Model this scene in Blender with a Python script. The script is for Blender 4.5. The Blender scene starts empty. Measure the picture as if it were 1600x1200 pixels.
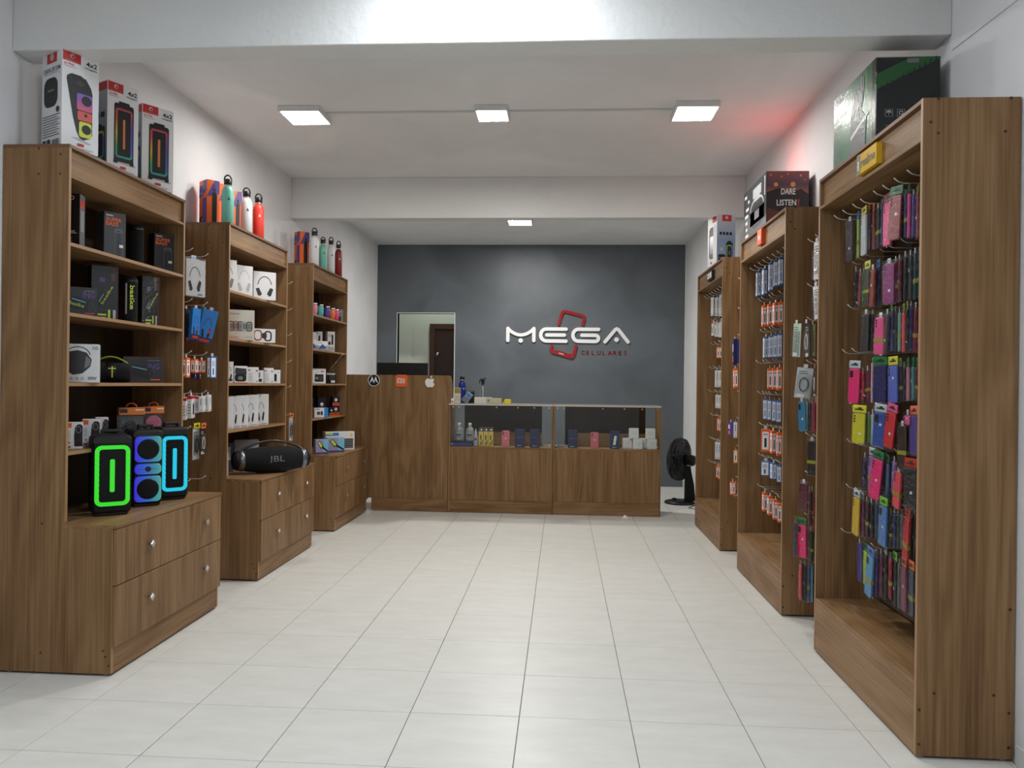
import bpy, math, random
from mathutils import Vector, Matrix
random.seed(7)
PI = math.pi
scene = bpy.context.scene
coll = scene.collection

# ------------------------------------------------------------------ camera, world, exposure
cam_data = bpy.data.cameras.new('camera')
cam = bpy.data.objects.new('camera', cam_data)
coll.objects.link(cam)
YAW, ROLL, EYE = -6.4864e-02, 1.20236e-02, 1.5105
fwd = Vector((math.sin(YAW), math.cos(YAW), 0.0))
r0 = Vector((math.cos(YAW), -math.sin(YAW), 0.0))
u0 = r0.cross(fwd)
rt = r0 * math.cos(ROLL) + u0 * math.sin(ROLL)
up = -r0 * math.sin(ROLL) + u0 * math.cos(ROLL)
cam.matrix_world = Matrix(((rt.x, up.x, -fwd.x, 0), (rt.y, up.y, -fwd.y, 0), (rt.z, up.z, -fwd.z, EYE), (0, 0, 0, 1)))
cam_data.sensor_width = 36.0
cam_data.lens = 1200.5 / 1600 * 36.0
cam_data.clip_start = 0.05
scene.camera = cam
world = bpy.data.worlds.new('world')
scene.world = world
world.use_nodes = True
world.node_tree.nodes['Background'].inputs[0].default_value = (0.60, 0.70, 0.85, 1)
world.node_tree.nodes['Background'].inputs[1].default_value = 0.25
scene.view_settings.view_transform = 'Standard'
scene.view_settings.look = 'None'
scene.view_settings.exposure = 0.85
scene.view_settings.gamma = 1.0
scene.view_settings.use_curve_mapping = False
LED = 78.0
LED_FRONT = 60.0
LED_BACK = 155.0

# ------------------------------------------------------------------ materials
def lin(c):
    c = c / 255.0
    return c / 12.92 if c <= 0.04045 else ((c + 0.055) / 1.055) ** 2.4
def rgb(r, g, b): return (lin(r), lin(g), lin(b), 1.0)
MATS = {}
def mat(name, col=(128, 128, 128), rough=0.5, metal=0.0, emit=None, estr=1.0, spec=0.5, coat=0.0, bump=None, alpha=1.0, trans=0.0):
    if name in MATS: return MATS[name]
    m = bpy.data.materials.new(name); m.use_nodes = True
    b = m.node_tree.nodes['Principled BSDF']
    b.inputs['Base Color'].default_value = rgb(*col)
    b.inputs['Roughness'].default_value = rough
    b.inputs['Metallic'].default_value = metal
    b.inputs['Specular IOR Level'].default_value = spec
    b.inputs['Coat Weight'].default_value = coat
    b.inputs['Transmission Weight'].default_value = trans
    if emit:
        b.inputs['Emission Color'].default_value = rgb(*emit)
        b.inputs['Emission Strength'].default_value = estr
    if bump:
        nt = m.node_tree; n = nt.nodes.new('ShaderNodeTexNoise'); tc = nt.nodes.new('ShaderNodeTexCoord')
        bp = nt.nodes.new('ShaderNodeBump')
        n.inputs['Scale'].default_value = bump[0]; n.inputs['Detail'].default_value = 4
        bp.inputs['Strength'].default_value = bump[1]; bp.inputs['Distance'].default_value = bump[2]
        nt.links.new(tc.outputs['Object'], n.inputs['Vector']); nt.links.new(n.outputs['Fac'], bp.inputs['Height'])
        nt.links.new(bp.outputs['Normal'], b.inputs['Normal'])
    m.diffuse_color = rgb(*col)
    MATS[name] = m
    return m

def ramp(nt, stops):
    r = nt.nodes.new('ShaderNodeValToRGB')
    e = r.color_ramp.elements
    e[0].position, e[0].color = stops[0]
    e[1].position, e[1].color = stops[-1]
    for p, c in stops[1:-1]:
        x = e.new(p); x.color = c
    return r

def wood(name, axis, tone=1.0):
    """laminate with brown walnut grain running along one axis"""
    m = bpy.data.materials.new(name); m.use_nodes = True
    nt = m.node_tree; b = nt.nodes['Principled BSDF']
    tc = nt.nodes.new('ShaderNodeTexCoord')
    oi = nt.nodes.new('ShaderNodeObjectInfo')
    add = nt.nodes.new('ShaderNodeVectorMath'); add.operation = 'ADD'
    mul = nt.nodes.new('ShaderNodeVectorMath'); mul.operation = 'SCALE'; mul.inputs['Scale'].default_value = 7.0
    comb = nt.nodes.new('ShaderNodeCombineXYZ')
    for k in range(3): nt.links.new(oi.outputs['Random'], comb.inputs[k])
    nt.links.new(comb.outputs[0], mul.inputs[0])
    nt.links.new(tc.outputs['Object'], add.inputs[0]); nt.links.new(mul.outputs[0], add.inputs[1])
    def mapped(a, l):
        mp = nt.nodes.new('ShaderNodeMapping')
        s = [a, a, a]; s[axis] = l
        mp.inputs['Scale'].default_value = s
        nt.links.new(add.outputs[0], mp.inputs['Vector'])
        return mp
    mp1 = mapped(3.2, 0.40); n1 = nt.nodes.new('ShaderNodeTexNoise'); n1.inputs['Scale'].default_value = 1.0
    n1.inputs['Detail'].default_value = 3; n1.inputs['Distortion'].default_value = 0.4
    nt.links.new(mp1.outputs[0], n1.inputs['Vector'])
    # cathedral rings: bands of the slow noise
    mm = nt.nodes.new('ShaderNodeMath'); mm.operation = 'MULTIPLY'; mm.inputs[1].default_value = 55.0
    sn = nt.nodes.new('ShaderNodeMath'); sn.operation = 'SINE'
    nt.links.new(n1.outputs['Fac'], mm.inputs[0]); nt.links.new(mm.outputs[0], sn.inputs[0])
    mp2 = mapped(85.0, 1.3); n2 = nt.nodes.new('ShaderNodeTexNoise'); n2.inputs['Scale'].default_value = 1.0
    n2.inputs['Detail'].default_value = 5; n2.inputs['Roughness'].default_value = 0.7
    nt.links.new(mp2.outputs[0], n2.inputs['Vector'])
    mp3 = mapped(7.0, 0.22); n3 = nt.nodes.new('ShaderNodeTexNoise'); n3.inputs['Scale'].default_value = 1.0
    n3.inputs['Detail'].default_value = 2
    nt.links.new(mp3.outputs[0], n3.inputs['Vector'])
    a1 = nt.nodes.new('ShaderNodeMath'); a1.operation = 'MULTIPLY_ADD'; a1.inputs[1].default_value = 0.040
    nt.links.new(sn.outputs[0], a1.inputs[0])
    a0 = nt.nodes.new('ShaderNodeMath'); a0.operation = 'MULTIPLY_ADD'; a0.inputs[1].default_value = 0.50; a0.inputs[2].default_value = 0.10
    nt.links.new(n2.outputs['Fac'], a0.inputs[0])
    a2 = nt.nodes.new('ShaderNodeMath'); a2.operation = 'MULTIPLY_ADD'; a2.inputs[1].default_value = 0.30
    nt.links.new(n3.outputs['Fac'], a2.inputs[0]); nt.links.new(a0.outputs[0], a2.inputs[2])
    nt.links.new(a2.outputs[0], a1.inputs[2])
    t = tone
    r = ramp(nt, [(0.34, (0.118 * t, 0.060 * t, 0.024 * t, 1)), (0.50, (0.220 * t, 0.124 * t, 0.056 * t, 1)), (0.66, (0.312 * t, 0.188 * t, 0.098 * t, 1))])
    nt.links.new(a1.outputs[0], r.inputs[0])
    nt.links.new(r.outputs[0], b.inputs['Base Color'])
    b.inputs['Roughness'].default_value = 0.42
    b.inputs['Specular IOR Level'].default_value = 0.18
    MATS[name] = m
    m.diffuse_color = (0.2, 0.12, 0.07, 1)
    return m
WZ = wood('walnut_laminate_upright', 2)
WY = wood('walnut_laminate_lengthwise', 1, 1.12)
WX = wood('walnut_laminate_crosswise', 0, 1.05)
WB = wood('walnut_laminate_darker', 2, 0.13)  # upright walnut grain at a much lower tone, for backs and sliding doors
WE = mat('walnut_edge_band', (158, 122, 86), 0.45)
WT = mat('walnut_edge_top', (112, 78, 50), 0.5)

def plaster(name, col, rough=0.75, var=0.06, bs=35, bst=0.15, spec=0.3):
    m = bpy.data.materials.new(name); m.use_nodes = True
    nt = m.node_tree; b = nt.nodes['Principled BSDF']
    tc = nt.nodes.new('ShaderNodeTexCoord')
    n = nt.nodes.new('ShaderNodeTexNoise'); n.inputs['Scale'].default_value = 1.1; n.inputs['Detail'].default_value = 5
    n.inputs['Distortion'].default_value = 0.8
    nt.links.new(tc.outputs['Object'], n.inputs['Vector'])
    c = rgb(*col)
    r = ramp(nt, [(0.3, tuple(x * (1 - var) for x in c[:3]) + (1,)), (0.7, tuple(min(1, x * (1 + var)) for x in c[:3]) + (1,))])
    nt.links.new(n.outputs['Fac'], r.inputs[0]); nt.links.new(r.outputs[0], b.inputs['Base Color'])
    n2 = nt.nodes.new('ShaderNodeTexNoise'); n2.inputs['Scale'].default_value = bs; n2.inputs['Detail'].default_value = 4
    nt.links.new(tc.outputs['Object'], n2.inputs['Vector'])
    bp = nt.nodes.new('ShaderNodeBump'); bp.inputs['Strength'].default_value = bst; bp.inputs['Distance'].default_value = 0.01
    nt.links.new(n2.outputs['Fac'], bp.inputs['Height']); nt.links.new(bp.outputs['Normal'], b.inputs['Normal'])
    b.inputs['Roughness'].default_value = rough
    b.inputs['Specular IOR Level'].default_value = spec
    MATS[name] = m
    return m
M_WALL = plaster('white_wall_paint', (226, 226, 228))
M_CEIL = plaster('white_ceiling_paint', (228, 229, 230), 0.85)
M_BEAM = plaster('painted_concrete_beam', (222, 223, 222), 0.42, 0.03, 22, 0.35, 0.5)
M_GREY = plaster('burnished_grey_wall', (90, 96, 102), 0.5, 0.22, 3, 0.12, 0.5)
M_PASS = plaster('passage_wall_paint', (200, 204, 194))
M_GROUT = mat('floor_grout', (126, 124, 118), 0.9)
M_BASEB = mat('baseboard_ceramic', (205, 206, 202), 0.4)
def tile_mat():
    m = bpy.data.materials.new('pale_ceramic_tile'); m.use_nodes = True
    nt = m.node_tree; b = nt.nodes['Principled BSDF']
    tc = nt.nodes.new('ShaderNodeTexCoord'); oi = nt.nodes.new('ShaderNodeObjectInfo')
    comb = nt.nodes.new('ShaderNodeCombineXYZ'); nt.links.new(oi.outputs['Random'], comb.inputs[2])
    sc_ = nt.nodes.new('ShaderNodeVectorMath'); sc_.operation = 'SCALE'; sc_.inputs['Scale'].default_value = 60
    nt.links.new(comb.outputs[0], sc_.inputs[0])
    ad = nt.nodes.new('ShaderNodeVectorMath'); ad.operation = 'ADD'
    nt.links.new(tc.outputs['Object'], ad.inputs[0]); nt.links.new(sc_.outputs[0], ad.inputs[1])
    mp = nt.nodes.new('ShaderNodeMapping'); mp.inputs['Scale'].default_value = (3, 9, 3)
    nt.links.new(ad.outputs[0], mp.inputs['Vector'])
    n = nt.nodes.new('ShaderNodeTexNoise'); n.inputs['Scale'].default_value = 1.2; n.inputs['Detail'].default_value = 6
    n.inputs['Roughness'].default_value = 0.65
    nt.links.new(mp.outputs[0], n.inputs['Vector'])
    r = ramp(nt, [(0.3, rgb(212, 211, 205)), (0.7, rgb(222, 222, 217))])
    nt.links.new(n.outputs['Fac'], r.inputs[0]); nt.links.new(r.outputs[0], b.inputs['Base Color'])
    n2 = nt.nodes.new('ShaderNodeTexNoise'); n2.inputs['Scale'].default_value = 160
    nt.links.new(tc.outputs['Object'], n2.inputs['Vector'])
    bp = nt.nodes.new('ShaderNodeBump'); bp.inputs['Strength'].default_value = 0.06; bp.inputs['Distance'].default_value = 0.002
    nt.links.new(n2.outputs['Fac'], bp.inputs['Height']); nt.links.new(bp.outputs['Normal'], b.inputs['Normal'])
    b.inputs['Roughness'].default_value = 0.36; b.inputs['Specular IOR Level'].default_value = 0.4
    return m
M_TILE = tile_mat()

def glassy(name, tint=(235, 240, 240), gloss=0.12, rough=0.02, bump=0.0, gmax=0.9):
    m = bpy.data.materials.new(name); m.use_nodes = True
    nt = m.node_tree; nt.nodes.clear()
    out = nt.nodes.new('ShaderNodeOutputMaterial'); mx = nt.nodes.new('ShaderNodeMixShader')
    tr = nt.nodes.new('ShaderNodeBsdfTransparent'); tr.inputs[0].default_value = rgb(*tint)
    gl = nt.nodes.new('ShaderNodeBsdfGlossy'); gl.inputs['Roughness'].default_value = rough
    fr = nt.nodes.new('ShaderNodeLayerWeight'); fr.inputs['Blend'].default_value = 0.25
    mr = nt.nodes.new('ShaderNodeMapRange'); mr.inputs['To Min'].default_value = gloss * 0.4; mr.inputs['To Max'].default_value = gmax
    nt.links.new(fr.outputs['Fresnel'], mr.inputs['Value'])
    nt.links.new(mr.outputs[0], mx.inputs[0]); nt.links.new(tr.outputs[0], mx.inputs[1]); nt.links.new(gl.outputs[0], mx.inputs[2])
    nt.links.new(mx.outputs[0], out.inputs[0])
    if bump:
        tc = nt.nodes.new('ShaderNodeTexCoord'); n = nt.nodes.new('ShaderNodeTexNoise'); n.inputs['Scale'].default_value = 45
        n.inputs['Detail'].default_value = 3
        bp = nt.nodes.new('ShaderNodeBump'); bp.inputs['Strength'].default_value = bump; bp.inputs['Distance'].default_value = 0.01
        nt.links.new(tc.outputs['Object'], n.inputs['Vector']); nt.links.new(n.outputs['Fac'], bp.inputs['Height'])
        nt.links.new(bp.outputs['Normal'], gl.inputs['Normal']); nt.links.new(bp.outputs['Normal'], fr.inputs['Normal'])
    MATS[name] = m
    return m
M_GLASS = glassy('clear_glass', (252, 254, 253), 0.04, 0.01, 0.0, 0.6)
M_FILM = glassy('clear_plastic_film', (248, 249, 249), 0.14, 0.09, 1.0, 0.5)
M_WRAP = glassy('tight_shrink_film', (250, 251, 250), 0.02, 0.15, 0.35, 0.22)
def led_mat(name, col, s, beads=0.0):
    m = mat(name, (10, 10, 10), 0.4, emit=col, estr=s)
    return m
def grad(name, stops, axis='Z', lo=0.0, hi=0.4, emis=0.0):
    """printed or lit colour blend along one object axis"""
    if name in MATS: return MATS[name]
    m = bpy.data.materials.new(name); m.use_nodes = True
    nt = m.node_tree; b = nt.nodes['Principled BSDF']
    tc = nt.nodes.new('ShaderNodeTexCoord'); sp = nt.nodes.new('ShaderNodeSeparateXYZ'); mr = nt.nodes.new('ShaderNodeMapRange')
    mr.inputs['From Min'].default_value = lo; mr.inputs['From Max'].default_value = hi
    nt.links.new(tc.outputs['Object'], sp.inputs[0])
    if axis in 'XYZ':
        nt.links.new(sp.outputs[axis], mr.inputs['Value'])
    else:                       # diagonal
        a = nt.nodes.new('ShaderNodeMath'); a.operation = 'ADD'
        nt.links.new(sp.outputs['X'], a.inputs[0]); nt.links.new(sp.outputs['Z'], a.inputs[1]); nt.links.new(a.outputs[0], mr.inputs['Value'])
    r = ramp(nt, [(p, rgb(*c)) for p, c in stops])
    nt.links.new(mr.outputs[0], r.inputs[0])
    if emis:
        b.inputs['Base Color'].default_value = (0.01, 0.01, 0.01, 1)
        nt.links.new(r.outputs[0], b.inputs['Emission Color']); b.inputs['Emission Strength'].default_value = emis
    else:
        nt.links.new(r.outputs[0], b.inputs['Base Color'])
    b.inputs['Roughness'].default_value = 0.35
    MATS[name] = m
    return m

# ------------------------------------------------------------------ mesh builder
def rr(x0, z0, x1, z1, r, n=4):
    pts = []
    for cx, cz, a in ((x1 - r, z0 + r, -90), (x1 - r, z1 - r, 0), (x0 + r, z1 - r, 90), (x0 + r, z0 + r, 180)):
        for k in range(n + 1):
            t = math.radians(a + 90 * k / n); pts.append((cx + r * math.cos(t), cz + r * math.sin(t)))
    return pts
class MB:
    def __init__(s): s.v = []; s.f = []; s.mi = []; s.m = []; s.sm = []
    def mid(s, m):
        if m not in s.m: s.m.append(m)
        return s.m.index(m)
    def raw(s, vs, fs, m, smooth=False):
        o = len(s.v); s.v += [tuple(v) for v in vs]; i = s.mid(m)
        for f in fs: s.f.append([o + k for k in f]); s.mi.append(i); s.sm.append(smooth)
        return s
    def box(s, x0, x1, y0, y1, z0, z1, m, ch=0.0):
        if x0 > x1: x0, x1 = x1, x0
        if y0 > y1: y0, y1 = y1, y0
        if not ch:
            vs = [(x0, y0, z0), (x1, y0, z0), (x1, y1, z0), (x0, y1, z0), (x0, y0, z1), (x1, y0, z1), (x1, y1, z1), (x0, y1, z1)]
            fs = [(3, 2, 1, 0), (4, 5, 6, 7), (0, 1, 5, 4), (1, 2, 6, 5), (2, 3, 7, 6), (3, 0, 4, 7)]
            return s.raw(vs, fs, m)
        c = min(ch, (x1 - x0) / 2.1, (y1 - y0) / 2.1, (z1 - z0) / 2.1)
        vs = []
        def ring(z, i): return [(x0 + i, y0, z), (x1 - i, y0, z), (x1, y0 + i, z), (x1, y1 - i, z), (x1 - i, y1, z), (x0 + i, y1, z), (x0, y1 - i, z), (x0, y0 + i, z)]
        def flat(z): return [(x0 + c, y0 + c, z), (x1 - c, y0 + c, z), (x1 - c, y1 - c, z), (x0 + c, y1 - c, z)]
        vs = flat(z0) + ring(z0 + c, c) + ring(z1 - c, c) + flat(z1)
        fs = [(3, 2, 1, 0), (20, 21, 22, 23)]
        for k in range(8): fs.append((4 + k, 4 + (k + 1) % 8, 12 + (k + 1) % 8, 12 + k))
        for k in range(4):
            a, b2 = 4 + 2 * k, 5 + 2 * k; e = 4 + (2 * k + 2) % 8
            fs.append((k, (k + 1) % 4, b2, a)); fs.append(((k + 1) % 4, e, b2))
            a, b2 = 12 + 2 * k, 13 + 2 * k; e = 12 + (2 * k + 2) % 8
            fs.append((a, b2, 20 + (k + 1) % 4, 20 + k)); fs.append((b2, e, 20 + (k + 1) % 4))
        return s.raw(vs, fs, m)
    def prism(s, pts, a, b, m, plane='xz', m_front=None):
        """pts in a plane, extruded from a to b along the third axis"""
        n = len(pts)
        def P(p, t):
            return {'xz': (p[0], t, p[1]), 'xy': (p[0], p[1], t), 'yz': (t, p[0], p[1])}[plane]
        vs = [P(p, a) for p in pts] + [P(p, b) for p in pts]
        s.raw(vs, [tuple(range(n))], m_front or m)
        o = len(s.v) - 2 * n; i = s.mid(m)
        s.f.append([o + n + k for k in reversed(range(n))]); s.mi.append(i); s.sm.append(False)
        for k in range(n):
            s.f.append([o + (k + 1) % n, o + k, o + n + k, o + n + (k + 1) % n]); s.mi.append(i); s.sm.append(False)
        return s
    def loft(s, loops, m, cap=True, smooth=False, close=True):
        n = len(loops[0]); vs = [v for l in loops for v in l]; fs = []
        for j in range(len(loops) - 1):
            for k in range(n if close else n - 1):
                fs.append((j * n + k, j * n + (k + 1) % n, (j + 1) * n + (k + 1) % n, (j + 1) * n + k))
        s.raw(vs, fs, m, smooth)
        if cap:
            o = len(s.v) - len(vs); i = s.mid(m); L = (len(loops) - 1) * n
            s.f.append([o + k for k in reversed(range(n))]); s.f.append([o + L + k for k in range(n)])
            s.mi += [i, i]; s.sm += [False, False]
        return s
    def slab(s, x0, z0, x1, z1, r, y0, y1, ch, m, n=4):
        """rounded upright slab facing -y with chamfered front and back"""
        L = []
        for y, i in ((y0, ch), (y0 + ch, 0), (y1 - ch, 0), (y1, ch)):
            L.append([(p[0], y, p[1]) for p in rr(x0 + i, z0 + i, x1 - i, z1 - i, max(r - i, 0.001), n)])
        return s.loft(L, m)
    def frame(s, o, i, y0, y1, m):
        """flat ring between two loops of the same count, extruded"""
        n = len(o)
        vs = [(p[0], y0, p[1]) for p in o] + [(p[0], y0, p[1]) for p in i] + [(p[0], y1, p[1]) for p in o] + [(p[0], y1, p[1]) for p in i]
        fs = []
        for k in range(n):
            j = (k + 1) % n
            fs += [(k, j, n + j, n + k), (2 * n + j, 2 * n + k, 3 * n + k, 3 * n + j), (j, k, 2 * n + k, 2 * n + j), (n + k, n + j, 3 * n + j, 3 * n + k)]
        return s.raw(vs, fs, m)
    def lathe(s, prof, m, n=16, c=(0, 0, 0), axis='z', smooth=True, cap=True):
        L = []
        for r, h in prof:
            l = []
            for k in range(n):
                a = 2 * PI * k / n; x, y = r * math.cos(a), r * math.sin(a)
                p = {'z': (x, y, h), 'x': (h, x, y), 'y': (x, h, y)}[axis]
                l.append((c[0] + p[0], c[1] + p[1], c[2] + p[2]))
            L.append(l)
        if axis == 'y': L = [list(reversed(l)) for l in L]
        return s.loft(L, m, cap, smooth)
    def tube(s, path, r, m, n=8, cap=True):
        L = []; P = [Vector(p) for p in path]; prev = None
        for k, p in enumerate(P):
            d = (P[min(k + 1, len(P) - 1)] - P[max(k - 1, 0)]).normalized()
            if prev is None:
                a = Vector((0, 0, 1)) if abs(d.z) < 0.9 else Vector((1, 0, 0))
                u = d.cross(a).normalized()
            else:
                u = (prev - d * prev.dot(d)).normalized()
            prev = u; w = d.cross(u)
            L.append([tuple(p + (u * math.cos(2 * PI * j / n) + w * math.sin(2 * PI * j / n)) * r) for j in range(n)])
        return s.loft(L, m, cap, True)
    def xf(s, M):
        s.v = [tuple(M @ Vector(v)) for v in s.v]; return s
    def build(s, name):
        me = bpy.data.meshes.new(name)
        me.from_pydata(s.v, [], s.f)
        for m in s.m: me.materials.append(m)
        me.polygons.foreach_set('material_index', s.mi)
        me.polygons.foreach_set('use_smooth', s.sm)
        me.update()
        return me

def thing(name, label, cat, loc=(0, 0, 0), rz=0.0, group=None, mesh=None, tilt=0.0):
    o = bpy.data.objects.new(name, mesh); coll.objects.link(o)
    o.location = loc; o.rotation_euler = (0, math.radians(tilt), math.radians(rz))
    o['label'] = label; o['category'] = cat
    if group: o['group'] = group
    return o
def part(name, mb, parent, label=None, loc=None, stuff=False, shift=True):
    me = mb.build(name) if isinstance(mb, MB) else mb
    o = bpy.data.objects.new(name, me); coll.objects.link(o); o.parent = parent
    if loc: o.location = loc
    if label: o['label'] = label
    if stuff: o['kind'] = 'stuff'
    return o
def wpart(name, mb, parent, origin, label=None, stuff=False):
    """part whose mesh is written in world metres; origin is the thing's own location"""
    mb.v = [(a - origin[0], b - origin[1], c - origin[2]) for a, b, c in mb.v]
    return part(name, mb, parent, label, stuff=stuff)
def struct(name, mb, parent=None):
    o = bpy.data.objects.new(name, mb.build(name)); coll.objects.link(o)
    if parent: o.parent = parent
    else: o['kind'] = 'structure'
    return o

# flat print: shapes lying on a face, in fractions of the face
TXT = {}
def text_mesh(t, bold=False):
    if (t, bold) in TXT: return TXT[(t, bold)]
    cu = bpy.data.curves.new('t', 'FONT'); cu.body = t; cu.size = 1.0; cu.resolution_u = 2
    if bold: cu.offset = 0.02
    ob = bpy.data.objects.new('t', cu); coll.objects.link(ob)
    dg = bpy.context.evaluated_depsgraph_get()
    me = bpy.data.meshes.new_from_object(ob.evaluated_get(dg))
    vs = [(v.co.x, v.co.y) for v in me.vertices]; fs = [tuple(p.vertices) for p in me.polygons]
    bpy.data.objects.remove(ob); bpy.data.curves.remove(cu); bpy.data.meshes.remove(me)
    x0 = min(v[0] for v in vs); x1 = max(v[0] for v in vs); y0 = min(v[1] for v in vs); y1 = max(v[1] for v in vs)
    TXT[(t, bold)] = ([((v[0] - x0) / (x1 - x0), (v[1] - y0) / (y1 - y0)) for v in vs], fs, (x1 - x0) / (y1 - y0))
    return TXT[(t, bold)]
class Art:
    def __init__(s, W, H, o, u, n, fn=None):
        s.W, s.H = W, H; s.o, s.u, s.n = Vector(o), Vector(u), Vector(n); s.mb = MB(); s.k = 0; s.fn = fn
    def put(s, pts, fs, m):
        s.k += 1; d = 0.0004 + 0.00012 * s.k
        vs = [s.o + s.u * (p[0] * s.W) + Vector((0, 0, p[1] * s.H)) + s.n * d for p in pts]
        s.mb.raw(vs, fs, m); return s
    def poly(s, pts, m): return s.put(pts, [tuple(range(len(pts)))], m)
    def rect(s, x0, y0, x1, y1, m): return s.poly([(x0, y0), (x1, y0), (x1, y1), (x0, y1)], m)
    def rrect(s, x0, y0, x1, y1, r, m):
        k = s.W / s.H
        return s.poly([(p[0], p[1] * k) for p in rr(x0, y0 / k, x1, y1 / k, r)], m)
    def ring(s, x0, y0, x1, y1, r, w, m):
        k = s.W / s.H
        o = [(p[0], p[1] * k) for p in rr(x0, y0 / k, x1, y1 / k, r)]
        i = [(p[0], p[1] * k) for p in rr(x0 + w, y0 / k + w, x1 - w, y1 / k - w, max(r - w, 0.004))]
        n = len(o)
        return s.put(o + i, [(a, (a + 1) % n, n + (a + 1) % n, n + a) for a in range(n)], m)
    def ell(s, cx, cy, rx, m, ry=None, n=18):
        ry = rx * s.W / s.H if ry is None else ry
        return s.poly([(cx + rx * math.cos(2 * PI * a / n), cy + ry * math.sin(2 * PI * a / n)) for a in range(n)], m)
    def arc(s, cx, cy, rx, ry, a0, a1, w, m, n=14):
        o = []; i = []
        for k in range(n + 1):
            t = math.radians(a0 + (a1 - a0) * k / n)
            o.append((cx + rx * math.cos(t), cy + ry * math.sin(t))); i.append((cx + (rx - w) * math.cos(t), cy + (ry - w * s.W / s.H) * math.sin(t)))
        return s.put(o + i, [(a, a + 1, n + 2 + a, n + 1 + a) for a in range(n)], m)
    def text(s, t, x, y, h, m, w=None, rot=0, bold=False):
        """lower left at x,y; h in fractions of face height (rot=90 runs upward, -90 downward)"""
        vs, fs, asp = text_mesh(t, bold)
        hh = h * s.H; ww = (w * (s.W if rot == 0 else s.H)) if w else hh * asp
        out = []
        for a, b in vs:
            if rot == 0: px, py = a * ww, b * hh
            elif rot == 90: px, py = -b * hh, a * ww
            elif rot == -90: px, py = b * hh, -a * ww
            else:
                c, d = math.cos(math.radians(rot)), math.sin(math.radians(rot)); px, py = a * ww * c - b * hh * d, a * ww * d + b * hh * c
            out.append((x + px / s.W, y + py / s.H))
        return s.put(out, fs, m)
    def lines(s, x0, x1, y0, y1, n, m, th=0.35):
        st = (y1 - y0) / n
        for k in range(n): s.rect(x0, y0 + k * st, x1 - (0.12 * (x1 - x0) if k % 2 else 0), y0 + k * st + st * th, m)
        return s
def faces(W, D, H):
    """front, left and right faces of a box whose front is at local y=0, centred in x"""
    return {'front': Art(W, H, (-W / 2, 0, 0), (1, 0, 0), (0, -1, 0)),
            'left': Art(D, H, (-W / 2, D, 0), (0, -1, 0), (-1, 0, 0)),
            'right': Art(D, H, (W / 2, 0, 0), (0, 1, 0), (1, 0, 0))}
def carton(name, label, cat, loc, rz, W, D, H, body, front=None, left=None, right=None, group=None, ch=0.0015, tilt=0):
    t = thing(name, label, cat, loc, rz, group, tilt=tilt)
    part('carton', MB().box(-W / 2, W / 2, 0, D, 0.0005, H, body, ch), t)
    F = faces(W, D, H)
    for k, fn in (('front', front), ('left', left), ('right', right)):
        if fn:
            fn(F[k]); part('printed_' + k, F[k].mb, t)
    return t

# common paints
K = mat('black_print', (14, 14, 16), 0.45)
KG = mat('dark_grey_print', (48, 50, 54), 0.45)
G = mat('grey_print', (120, 122, 125), 0.5)
GL = mat('light_grey_print', (176, 178, 180), 0.5)
W_ = mat('white_print', (232, 232, 232), 0.45)
RED = mat('red_print', (188, 44, 36), 0.45)
ORA = mat('orange_print', (232, 104, 34), 0.4)
BLU = mat('blue_print', (34, 92, 168), 0.4)
NAV = mat('navy_print', (24, 32, 72), 0.4)
LIM = mat('lime_print', (198, 222, 70), 0.4)
YEL = mat('yellow_print', (232, 204, 60), 0.4)
PUR = mat('purple_print', (84, 66, 130), 0.4)
CYA = mat('pale_blue_print', (120, 190, 215), 0.4)
SKY = mat('sky_blue_print', (40, 132, 210), 0.4)
PNK = mat('pink_print', (214, 120, 150), 0.4)
CARD_W = mat('white_carton', (224, 225, 228), 0.35)
CARD_K = mat('black_carton', (18, 18, 20), 0.3)
CARD_G = mat('grey_carton', (80, 82, 86), 0.25)
PLK = mat('black_plastic', (12, 12, 13), 0.4)
PLM = mat('matte_black_plastic', (10, 10, 12), 0.6, spec=.3)
FAB = mat('black_speaker_fabric', (7, 7, 9), 0.95, bump=(400, 0.4, 0.001))
CHR = mat('brushed_steel', (200, 200, 200), 0.28, 1.0)
WIRE = mat('white_wire', (205, 203, 198), 0.35, 0.3)
SCREW = mat('screw_cap', (44, 28, 20), 0.5)

# ================================================================== the room
XL, XR, ZC = -2.875, 1.85, 3.66
YB, YF = 11.64, -2.6
fl = struct('floor', MB().box(XL - 0.1, XR + 0.1, YF, YB + 1.4, -0.12, -0.004, M_GROUT))
tiles = {}
def tile(x0, x1, y0, y1):
    w, d = round(x1 - x0, 3), round(y1 - y0, 3)
    if (w, d) not in tiles:
        g = 0.0018
        m = MB().box(g, w - g, g, d - g, -0.006, 0.0, M_TILE, 0.0012); tiles[(w, d)] = m.build('tile')
    o = bpy.data.objects.new('tile', tiles[(w, d)]); coll.objects.link(o); o.parent = fl
    o.location = (x0, y0, random.uniform(-0.0003, 0.0003))
cols = [XL, -2.675] + [-2.675 + 0.5 * k for k in range(1, 10)] + [XR]
for j in range(-2, 17):
    for a, b in zip(cols[:-1], cols[1:]):
        y0 = 3.4855 + 0.5 * j; y1 = min(y0 + 0.5, YB)
        if y1 - y0 > 0.02: tile(a, b, y0, y1)
m = MB()
for j in range(-13, -2):
    for a, b in zip(cols[:-1], cols[1:]):
        y0 = 3.4855 + 0.5 * j
        if y0 > YF: m.box(a + .0018, b - .0018, y0 + .0018, y0 + .4982, -0.006, 0.0, M_TILE, 0.0012)
part('tile_field', m, fl, stuff=True)
struct('ceiling', MB().box(XL - 0.1, XR + 0.1, YF, YB + 1.4, ZC, ZC + 0.12, M_CEIL))
struct('wall_left', MB().box(XL - 0.12, XL, YF, YB + 1.4, 0, ZC, M_WALL))
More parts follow.
